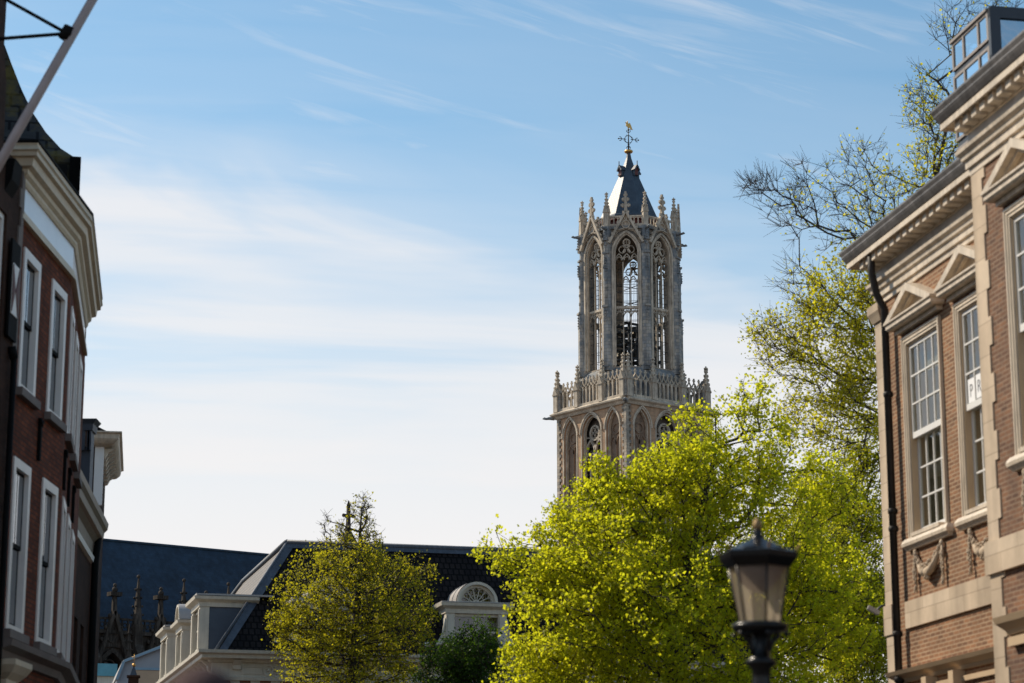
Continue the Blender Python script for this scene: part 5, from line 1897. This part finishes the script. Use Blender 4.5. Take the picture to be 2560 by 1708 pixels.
for k in range(4):
    t = hexp + 0.3 + k * PI / 2
    c, s = math.cos(t), math.sin(t)
    zz0, zz1 = Z['br0'] - 0.03, Z['ring0'] - 0.015
    m.tube([(r * c, r * s, z) for r, z in ((0.06, zz0), (0.075, zz0 + (zz1 - zz0) * 0.3), (0.10, zz0 + (zz1 - zz0) * 0.6), (0.14, zz0 + (zz1 - zz0) * 0.85), (0.15, zz1))], [0.018, 0.016, 0.016, 0.018, 0.02], 8)
m.build('bracket', MAT['black_paint'], lamp)
rg1 = 73 * px_ * 1.04
m = MB()
vs = []
for k in range(6):
    t = hexp + k * PI / 3
    vs.append((math.cos(t), math.sin(t)))
for k in range(6):
    a, b = vs[k], vs[(k + 1) % 6]
    m.add([(a[0] * rg0, a[1] * rg0, Z['g0']), (b[0] * rg0, b[1] * rg0, Z['g0']), (b[0] * rg1, b[1] * rg1, Z['g1']), (a[0] * rg1, a[1] * rg1, Z['g1'])], [(0, 1, 2, 3)])
m.build('lantern_glass', MAT['glass_lamp'], lamp, recalc=False)
m = MB()
for a in vs:
    m.tube([(a[0] * rg0, a[1] * rg0, Z['g0'] - 0.01), (a[0] * rg1, a[1] * rg1, Z['g1'] + 0.01)], 0.0085, 6)
m.build('glazing_bar', MAT['black_paint'], lamp)
m = MB()
m.lathe([(0.175, Z['g1'] - 0.005), (0.165, Z['g1'] - 0.05), (0.12, Z['g1'] - 0.12), (0.06, Z['g1'] - 0.17), (0.02, Z['g1'] - 0.18)], 20)
MAT['diffuser'] = plain('grey lamp diffuser', (0.20, 0.17, 0.17), 0.35, 0.05, 4, 0)
m.build('diffuser', MAT['diffuser'], lamp)
m = MB()
rr = 97 * px_
m.lathe([(rg1 * 0.9, Z['g1'] - 0.008), (rg1 + 0.01, Z['g1'] - 0.008), (rg1 + 0.02, Z['rim0']), (rr * 0.90, Z['rim0'] + 0.012), (rr, Z['rim0'] + 0.05), (rr * 1.02, Z['rim1'] - 0.02), (rr * 0.97, Z['rim1'] - 0.012), (rr * 0.8, Z['rim1'] + 0.005)], 6, phase=hexp, smooth=False)
m.lathe([(rr * 0.84, Z['rim1'] - 0.01), (rr * 0.62, Z['rim1'] + 0.025), (rr * 0.6, Z['dome1'] + 0.005), (rr * 0.42, Z['dome0'] - 0.012), (0.07, Z['dome0'] + 0.005), (0.05, Z['dome0'] + 0.02), (0.045, Z['knob'] + 0.025), (0.028, Z['knob'] + 0.05), (0.036, Z['knob'] + 0.065), (0.022, Z['knob'] + 0.085), (0.014, Z['flb'] + 0.002)], 24)
m.build('lantern_roof', MAT['black_paint'], lamp)
m = MB()
m.lathe([(0.012, Z['flb'] - 0.006), (0.03, Z['flb'] + 0.012), (0.036, Z['flb'] + 0.035), (0.028, Z['flb'] + 0.06), (0.014, Z['flame'] - 0.012), (0.003, Z['flame'])], 10)
m.build('finial', MAT['dull_gold'], lamp)
ac = None
for k, a in enumerate(vs):
    loc = (a[0] * rr, a[1] * rr, Z['rim1'])
    if ac is None:
        m = MB()
        m.ball((0, 0, 0), 0.011, 6, (1, 1, 1.4))
        m.tube([(0, 0, 0), (0.03, 0, 0.045)], [0.011, 0.003], 6)
        ac = m.build('acroterion', MAT['dull_gold'], lamp, loc, hexp)
    else:
        dup(ac, lamp, loc, hexp + k * PI / 3)

# ------------------------------------------------------------------ person whose head just enters the frame
hd = at(507, 1668, 5.2)
HTOP = hd.z
K = HTOP / 1.75
ps = thing('person', 'blurred person in dark clothes seen from behind, only hair showing at the bottom edge', 'person', (hd.x, 5.2, 0), R(12))
ps.scale = (K, K, K)


def skinned(name, nodes, edges, mat, parent, levels=2):
    """Continuous surface grown over a joint graph; nodes are (x, y, z, rx, ry), the first is the root."""
    me = bpy.data.meshes.new(name)
    me.from_pydata([n[:3] for n in nodes], edges, [])
    o = link(bpy.data.objects.new(name, me))
    sk = o.modifiers.new('skin', 'SKIN')
    sk.use_smooth_shade = True
    for v, n in zip(me.skin_vertices[0].data, nodes):
        v.radius = (n[3], n[4])
    me.skin_vertices[0].data[0].use_root = True
    o.modifiers.new('sub', 'SUBSURF').levels = levels
    m2 = bpy.data.meshes.new_from_object(o.evaluated_get(bpy.context.evaluated_depsgraph_get()))
    m2.name = name
    bpy.data.objects.remove(o)
    m2.materials.clear()
    m2.materials.append(mat)
    for p in m2.polygons:
        p.use_smooth = True
    return link(bpy.data.objects.new(name, m2), parent)


MAT['skin'] = plain('skin', (0.50, 0.30, 0.22), 0.55, 0.08, 8, 0.05)
MAT['jacket'] = plain('dark jacket cloth', (0.03, 0.032, 0.04), 0.85, 0.2, 6, 0.2)
MAT['jeans'] = plain('blue denim', (0.05, 0.07, 0.12), 0.85, 0.2, 6, 0.2)
MAT['hair'] = plain('dark grey brown hair', (0.085, 0.05, 0.048), 0.8, 0.35, 30, 0.6, spec=0.1)
# walking away: local -y is behind, +y is ahead
nodes = [(0, 0, 0.98, .15, .11), (0, 0, 1.16, .135, .10), (0, -.01, 1.34, .15, .105), (0, -.01, 1.46, .09, .075), (0, .0, 1.53, .055, .058), (0, .015, 1.60, .072, .085), (0, .01, 1.67, .078, .095), (0, .0, 1.72, .05, .065)]
edges = [(i, i + 1) for i in range(7)]
for s in (-1, 1):
    b = len(nodes)
    nodes += [(s * .17, -.01, 1.42, .062, .062), (s * .22, -.02, 1.15, .045, .045), (s * .235, .05, .90, .033, .033), (s * .235, .075, .83, .038, .02), (s * .235, .085, .775, .036, .018)]
    edges += [(2, b), (b, b + 1), (b + 1, b + 2), (b + 2, b + 3), (b + 3, b + 4)]
    t = len(nodes)
    for k, (dy, L) in enumerate(((-.027, .05), (-.009, .072), (.009, .078), (.026, .066))):
        nodes += [(s * .235, .09 + dy, .755, .0095, .0095), (s * .232, .098 + dy, .755 - L * .55, .0088, .0088), (s * .222, .10 + dy, .755 - L, .0075, .0075)]
        j = len(nodes) - 3
        edges += [(b + 4, j), (j, j + 1), (j + 1, j + 2)]
    nodes += [(s * .225, .115, .81, .012, .012), (s * .215, .135, .775, .0095, .0095), (s * .205, .14, .745, .008, .008)]
    j = len(nodes) - 3
    edges += [(b + 3, j), (j, j + 1), (j + 1, j + 2)]
    l = len(nodes)
    st = .12 * s
    nodes += [(s * .09, 0, .9, .095, .10), (s * .10, st + .03, .50, .062, .065), (s * .10, st - .02, .10, .042, .045), (s * .10, st + .06, .04, .04, .035), (s * .105, st + .17, .03, .035, .025)]
    edges += [(0, l), (l, l + 1), (l + 1, l + 2), (l + 2, l + 3), (l + 3, l + 4)]
skinned('body', nodes, edges, MAT['skin'], ps)
jn = [(0, 0, .96, .165, .125), (0, 0, 1.16, .152, .118), (0, -.01, 1.34, .168, .122), (0, -.01, 1.46, .105, .09)]
je = [(0, 1), (1, 2), (2, 3)]
for s in (-1, 1):
    b = len(jn)
    jn += [(s * .17, -.01, 1.425, .075, .075), (s * .222, -.02, 1.15, .06, .06), (s * .237, .045, .92, .048, .048)]
    je += [(2, b), (b, b + 1), (b + 1, b + 2)]
skinned('jacket', jn, je, MAT['jacket'], ps)
tn = [(0, 0, .97, .158, .118)]
te = []
for s in (-1, 1):
    st = .12 * s
    b = len(tn)
    tn += [(s * .09, 0, .88, .108, .112), (s * .10, st + .03, .50, .078, .08), (s * .10, st - .02, .12, .062, .066)]
    te += [(0, b), (b, b + 1), (b + 1, b + 2)]
skinned('trousers', tn, te, MAT['jeans'], ps)
m = MB()
m.ball((0, -.004, 1.665), 0.1, 16, (0.86, 1.06, 0.86))
m.v = [(x, y, z) if not (y > 0.03 and z < 1.69) else (x, 0.03 + (y - 0.03) * 0.2, z) for x, y, z in m.v]
m.build('hair', MAT['hair'], ps)
m = MB()
for s in (-1, 1):
    m.ball((s * .03, .098, 1.63), 0.012, 8)
m.build('eyes', MAT['white_paint'], ps)
m = MB()
m.tube([(0, .098, 1.635), (0, .118, 1.60), (0, .10, 1.59)], [.009, .016, .012], 6)
m.tube([(-.025, .094, 1.565), (0, .1, 1.563), (.025, .094, 1.565)], [.004, .007, .004], 6)
for s in (-1, 1):
    m.ball((s * .083, .0, 1.62), 0.03, 8, (0.35, 0.7, 1.1))
m.build('face_features', MAT['skin'], ps)
m = MB()
for s in (-1, 1):
    st = .12 * s
    m.ball((s * .102, st + .08, .045), 0.1, 10, (0.48, 1.45, 0.45))
m.build('shoes', MAT['black_paint'], ps)

# ------------------------------------------------------------------ trees
def leaves_mesh(name, pts, dirs, size, mat, parent, seed, droop=0.4, fold=0.35):
    """One small folded leaf per point: two triangles meeting along the midrib."""
    rg = np.random.default_rng(seed)
    n = len(pts)
    a = rg.normal(size=(n, 3)) + dirs * 0.8 - np.array([0, 0, droop])
    a /= np.linalg.norm(a, axis=1)[:, None]
    r = rg.normal(size=(n, 3))
    b = np.cross(a, r)
    b /= np.linalg.norm(b, axis=1)[:, None]
    c = np.cross(a, b)
    s = size * rg.uniform(0.5, 1.35, n)[:, None]
    base = pts
    tip = pts + a * s
    mid = pts + a * s * 0.45
    l = mid + b * s * 0.42 + c * s * fold * 0.42
    q = mid - b * s * 0.42 + c * s * fold * 0.42
    V = np.stack([base, q, tip, l], 1).reshape(-1, 3)
    i = np.arange(n) * 4
    T = np.stack([i, i + 1, i + 2, i, i + 2, i + 3], 1).reshape(-1)
    me = bpy.data.meshes.new(name)
    me.vertices.add(len(V))
    me.vertices.foreach_set('co', V.reshape(-1).astype(np.float32))
    me.loops.add(len(T))
    me.loops.foreach_set('vertex_index', T.astype(np.int32))
    me.polygons.add(2 * n)
    me.polygons.foreach_set('loop_start', np.arange(0, 6 * n, 3, dtype=np.int32))
    me.polygons.foreach_set('loop_total', np.full(2 * n, 3, dtype=np.int32))
    me.update(calc_edges=True)
    me.materials.append(mat)
    return link(bpy.data.objects.new(name, me), parent)


def limbs_mesh(name, P, par, rad, mat, parent):
    """Tapered four to seven sided limbs along every node-parent link."""
    V, F = [], []
    nb_ = 0
    for sides, sel in ((7, lambda r: r > 0.06), (5, lambda r: 0.02 < r <= 0.06), (3, lambda r: r <= 0.02)):
        ids = np.array([i for i in range(len(P)) if par[i] >= 0 and sel(rad[i])])
        if not len(ids):
            continue
        p0, p1 = P[par[ids]], P[ids]
        r0 = np.minimum(rad[par[ids]], rad[ids] * 1.6)
        r1 = rad[ids]
        d = p1 - p0
        d /= np.maximum(np.linalg.norm(d, axis=1), 1e-6)[:, None]
        h = np.where(np.abs(d[:, 2:3]) < 0.9, np.array([[0, 0, 1.0]]), np.array([[1.0, 0, 0]]))
        u = np.cross(d, h)
        u /= np.linalg.norm(u, axis=1)[:, None]
        v = np.cross(d, u)
        t = 2 * PI * np.arange(sides) / sides
        ring = u[:, None, :] * np.cos(t)[None, :, None] + v[:, None, :] * np.sin(t)[None, :, None]
        A = p0[:, None, :] + ring * r0[:, None, None]
        B = p1[:, None, :] + ring * r1[:, None, None]
        VV = np.concatenate([A, B], 1).reshape(-1, 3)
        o = nb_ + np.arange(len(ids))[:, None] * 2 * sides
        k = np.arange(sides)[None, :]
        k2 = (k + 1) % sides
        F.append(np.stack([o + k, o + k2, o + sides + k2, o + sides + k], 2).reshape(-1, 4))
        V.append(VV)
        nb_ += len(VV)
    V = np.concatenate(V)
    F = np.concatenate(F)
    me = bpy.data.meshes.new(name)
    me.vertices.add(len(V))
    me.vertices.foreach_set('co', V.reshape(-1).astype(np.float32))
    me.loops.add(F.size)
    me.loops.foreach_set('vertex_index', F.reshape(-1).astype(np.int32))
    me.polygons.add(len(F))
    me.polygons.foreach_set('loop_start', np.arange(0, F.size, 4, dtype=np.int32))
    me.polygons.foreach_set('loop_total', np.full(len(F), 4, dtype=np.int32))
    me.polygons.foreach_set('use_smooth', np.ones(len(F), dtype=bool))
    me.update(calc_edges=True)
    me.materials.append(mat)
    return link(bpy.data.objects.new(name, me), parent)


def tree(name, label, base, spine, blobs, n_tips, leaf, leafmat, bark, seed, n_leaf, r_tip=0.006, twig=0.5, power=2.35, shell=2.0, up=0.25, group='street trees', spread=0.22, step=0.55, bend=0.3, max_r=0.4, fan=0.55, clump=0.8):
    """blobs: (centre, (rx, ry, rz), weight, leafiness). Limbs grow from the spine to points filling the blobs."""
    rg = np.random.default_rng(seed)
    base = Vector(base)
    root = thing(name, label, 'tree', base, 0, group)
    P = [np.array(base)] + [np.array(p, float) for p in spine]
    par = [-1] + list(range(len(spine)))
    plen = [0.0]
    for i in range(1, len(P)):
        plen.append(plen[-1] + np.linalg.norm(P[i] - P[i - 1]) * 0.6)
    wts = np.array([b[2] for b in blobs], float)
    wts /= wts.sum()
    pick = rg.choice(len(blobs), n_tips, p=wts)
    d = rg.normal(size=(n_tips, 3))
    d /= np.linalg.norm(d, axis=1)[:, None]
    rr = rg.uniform(0, 1, n_tips) ** (1 / (1 + shell))
    C = np.array([b[0] for b in blobs])
    S = np.array([b[1] for b in blobs])
    L = np.array([b[3] for b in blobs])
    T = C[pick] + d * rr[:, None] * S[pick]
    leafy = L[pick]
    order = np.argsort(np.linalg.norm(T - P[len(spine) // 2 + 1 if len(spine) > 1 else -1], axis=1))
    cap = len(P) + n_tips * 14
    A = np.zeros((cap, 3))
    A[:len(P)] = P
    PL = np.zeros(cap)
    PL[:len(P)] = plen
    PAR = np.full(cap, -1)
    PAR[:len(P)] = par
    n = len(P)
    tips = []
    start = 1 if len(spine) else 0
    for ti in order:
        t = T[ti]
        dv_ = t - A[start:n]
        dist = np.linalg.norm(dv_, axis=1)
        steep = np.maximum(0, -dv_[:, 2]) * 0.9 + np.maximum(0, 0.35 * dist - dv_[:, 2]) * up
        j = int(np.argmin(dist + 0.30 * PL[start:n] + steep)) + start
        D = float(np.linalg.norm(t - A[j]))
        k = max(1, int(round(D / step)))
        p0 = A[j].copy()
        g_ = (A[j] - A[PAR[j]]) if PAR[j] >= 0 else np.array([0, 0, 1.0])
        g_ = g_ / max(1e-6, np.linalg.norm(g_)) * D * bend
        prev = j
        for q in range(1, k + 1):
            f = q / k
            ctrl = p0 + g_ + (t - p0) * 0.25
            pt = (1 - f) ** 2 * p0 + 2 * f * (1 - f) * ctrl + f * f * t
            if q < k:
                pt = pt + rg.normal(size=3) * 0.06 * min(1, D / 3)
            A[n] = pt
            PAR[n] = prev
            PL[n] = PL[prev] + D / k * 1.0
            prev = n
            n += 1
        tips.append((prev, leafy[ti]))
    # short twigs at every tip
    tw_pts, tw_leaf = [], []
    for tnode, lf in tips:
        dr = A[tnode] - A[PAR[tnode]]
        dr /= max(1e-6, np.linalg.norm(dr))
        for _ in range(4):
            v = dr + rg.normal(size=3) * fan + np.array([0, 0, 0.15])
            v /= np.linalg.norm(v)
            ln = twig * rg.uniform(0.5, 1.2)
            A[n] = A[tnode] - dr * rg.uniform(0, 0.3) + v * ln
            PAR[n] = tnode
            tw_pts.append((n, tnode))
            tw_leaf.append(lf)
            n += 1
    A, PAR = A[:n], PAR[:n]
    rad = np.zeros(n)
    ch = np.zeros(n)
    for i in range(n - 1, -1, -1):
        ch[i] = ch[i] if ch[i] > 0 else r_tip ** power
        rad[i] = ch[i] ** (1 / power)
        if PAR[i] >= 0:
            ch[PAR[i]] += ch[i]
    rad = np.minimum(rad, max_r)
    o_ = np.array(base)
    limbs_mesh('trunk', A - o_, PAR, rad, bark, root)
    wl_ = np.array(tw_leaf, float) * np.exp(rg.normal(size=len(tw_leaf)) * clump)
    wl_ /= wl_.sum()
    ci = rg.choice(len(tw_pts), n_leaf, p=wl_)
    e = np.array([q[0] for q in tw_pts])[ci]
    s0 = np.array([q[1] for q in tw_pts])[ci]
    f = rg.uniform(0.1, 1.05, n_leaf)[:, None]
    pts = A[s0] * (1 - f) + A[e] * f + rg.normal(size=(n_leaf, 3)) * spread * twig
    dirs = A[e] - A[s0]
    dirs /= np.maximum(1e-6, np.linalg.norm(dirs, axis=1))[:, None]
    leaves_mesh('crown', pts - o_, dirs, leaf, leafmat, root, seed + 1)
    return root


def blob(u, v, ru, rv, y, dy=0.0, w=None, leafy=1.0, deep=1.0):
    c = at(u, v, y + dy)
    k = (y + dy) * 1.03 / FPX
    return (tuple(c), (ru * k, ru * k * deep, rv * k), w if w is not None else ru * rv * 1e-4, leafy)


LEAF_LIME = leaf_mat('young lime leaves', (0.23, 0.26, 0.012), (0.42, 0.40, 0.020), (0.78, 0.79, 0.025), 0.62)
LEAF_FINE = leaf_mat('small spring leaves', (0.16, 0.155, 0.010), (0.27, 0.24, 0.014), (0.58, 0.53, 0.018), 0.52)
LEAF_ELM = leaf_mat('yellow green buds', (0.31, 0.30, 0.014), (0.44, 0.41, 0.02), (0.84, 0.78, 0.03), 0.55)
LEAF_DARK = leaf_mat('deep green leaves', (0.035, 0.075, 0.008), (0.06, 0.11, 0.012), (0.10, 0.19, 0.010), 0.45)

YB = 62.0
bb = at(1690, 2200, YB)
sp_ = [at(1690, 1800, YB), at(1680, 1640, YB), at(1700, 1500, YB), at(1730, 1380, YB), at(1760, 1250, YB), at(1790, 1120, YB)]
tree('lime_tree', 'large bright yellow green lime tree in front of the church tower', (bb.x, YB, 0), sp_, [
    blob(1455, 1575, 185, 190, YB, -1), blob(1350, 1420, 100, 85, YB, -0.5), blob(1570, 1430, 230, 190, YB, 0), blob(1560, 1290, 140, 110, YB, 0.5),
    blob(1710, 1240, 150, 160, YB, 0), blob(1755, 1080, 65, 85, YB, 0, leafy=0.9), blob(1660, 1180, 65, 60, YB, 0), blob(1490, 1200, 40, 60, YB, 0, w=0.4), blob(1250, 1385, 60, 30, YB, 0), blob(1380, 1320, 60, 55, YB, 0),
    blob(1890, 1110, 110, 140, YB, 1, leafy=0.55), blob(1890, 990, 40, 55, YB, 1, w=0.25, leafy=0.6), blob(1850, 1350, 200, 220, YB, 1), blob(1700, 1580, 260, 220, YB, -1), blob(1960, 1560, 160, 180, YB, 1), blob(2060, 1230, 90, 110, YB, 2, leafy=0.8), blob(2080, 1500, 120, 170, YB, 2, w=2.0), blob(1240, 1330, 0.1, 0.1, YB, 0, w=0.03),
    blob(1375, 1710, 125, 120, YB, -1), blob(1600, 1800, 300, 160, YB, 0), blob(1900, 1800, 220, 150, YB, 0)],
    2500, 0.100, LEAF_LIME, MAT['bark'], 11, 118000, r_tip=0.005, twig=0.42, spread=0.26, clump=0.35)

YA = 83.0
ba = at(880, 2200, YA)
spa = [at(880, 1800, YA), at(885, 1650, YA), at(892, 1540, YA), at(898, 1430, YA), at(900, 1330, YA), at(905, 1270, YA)]
tree('hornbeam_tree', 'small round tree with olive yellow spring leaves before the dormer house', (ba.x, YA, 0), spa, [
    blob(870, 1510, 180, 170, YA), blob(780, 1540, 120, 130, YA), blob(985, 1525, 108, 135, YA), blob(875, 1405, 92, 62, YA, 0), blob(720, 1555, 48, 45, YA, -0.6, w=0.5), blob(890, 1620, 200, 110, YA),
    blob(870, 1360, 80, 35, YA, leafy=0.4), blob(905, 1300, 38, 62, YA, 0, w=0.42, leafy=0.2), blob(912, 1265, 12, 40, YA, 0, w=0.12, leafy=0.1), blob(815, 1320, 16, 40, YA, 0, w=0.22, leafy=0.04), blob(945, 1345, 20, 35, YA, 0, w=0.18, leafy=0.08), blob(860, 1330, 16, 40, YA, 0, w=0.15, leafy=0.15), blob(1050, 1440, 40, 50, YA, 0, w=0.3, leafy=0.6), blob(880, 1720, 210, 90, YA)],
    1500, 0.085, LEAF_FINE, MAT['bark'], 23, 29000, r_tip=0.0048, twig=0.34, up=0.3, spread=0.3)

YC = 72.0
bc = at(2330, 2200, YC)
spc = [at(2330, 1700, YC), at(2325, 1300, YC), at(2300, 1050, YC), at(2275, 850, YC), at(2300, 650, YC), at(2340, 450, YC), at(2380, 250, YC)]
tree('elm_tree', 'tall thinly leafed tree with bare upper twigs rising behind the brick mansion', (bc.x, YC, 0), spc, [
    blob(2090, 540, 150, 90, YC, leafy=0.08), blob(1905, 462, 55, 28, YC, w=0.45, leafy=0.0), blob(1960, 520, 75, 50, YC, w=0.5, leafy=0.01), blob(2000, 440, 40, 50, YC, w=0.35, leafy=0.01), blob(2150, 410, 90, 60, YC, leafy=0.1), blob(2230, 540, 120, 130, YC, leafy=0.3),
    blob(2320, 270, 60, 110, YC, w=1.0, leafy=0.22), blob(2350, 400, 80, 80, YC, w=0.9, leafy=0.4), blob(2400, 90, 80, 90, YC, w=0.9, leafy=0.06), blob(2500, 40, 80, 60, YC, w=0.6, leafy=0.06),
    blob(2110, 760, 110, 110, YC, leafy=1.1), blob(2180, 700, 80, 90, YC, leafy=1.0), blob(1990, 690, 70, 40, YC, w=0.35, leafy=0.1), blob(2010, 780, 60, 50, YC, w=0.4, leafy=0.35),
    blob(2090, 900, 140, 120, YC, 0, leafy=0.75), blob(1960, 870, 80, 80, YC, w=0.8, leafy=0.5), blob(1915, 830, 45, 45, YC, w=0.3, leafy=0.35), blob(2170, 940, 80, 140, YC, leafy=1.0), blob(2080, 1060, 140, 110, YC, leafy=0.9), blob(2300, 800, 150, 200, YC, leafy=0.6), blob(2450, 400, 150, 250, YC, w=2.0, leafy=0.2)],
    1900, 0.098, LEAF_ELM, MAT['bark_grey'], 31, 22000, r_tip=0.0044, twig=0.7, up=0.1, spread=0.18, step=0.8, bend=0.12, power=2.7, max_r=0.2, fan=0.36, clump=0.5)

YE = 74.0
be = at(2130, 2200, YE)
spe = [at(2130, 1800, YE), at(2120, 1600, YE), at(2110, 1450, YE), at(2110, 1300, YE)]
tree('maple_tree', 'dense shaded green tree between the street lamp and the brick mansion', (be.x, YE, 0), spe, [
    blob(2110, 1450, 150, 200, YE, -2), blob(2160, 1560, 110, 160, YE, -3), blob(2060, 1300, 120, 130, YE), blob(2170, 1250, 80, 120, YE), blob(2120, 1620, 170, 160, YE), blob(1960, 1450, 120, 160, YE, 2), blob(2160, 1120, 60, 80, YE, leafy=0.7)],
    1500, 0.085, leaf_mat('mid green spring leaves', (0.17, 0.20, 0.010), (0.30, 0.31, 0.016), (0.62, 0.62, 0.020), 0.58), MAT['bark'], 47, 66000, r_tip=0.006, twig=0.45, spread=0.3)

YD = 80.0
bd = at(1170, 2200, YD)
spd = [at(1170, 1850, YD), at(1165, 1720, YD), at(1160, 1640, YD)]
tree('holly_tree', 'low dark green tree in shade between the hornbeam and the lime', (bd.x, YD, 0), spd, [
    blob(1160, 1640, 85, 55, YD), blob(1200, 1600, 45, 40, YD), blob(1120, 1680, 80, 60, YD), blob(1200, 1690, 80, 70, YD), blob(1160, 1800, 130, 110, YD)],
    700, 0.085, LEAF_DARK, MAT['bark'], 53, 22000, r_tip=0.006, twig=0.4, spread=0.3)
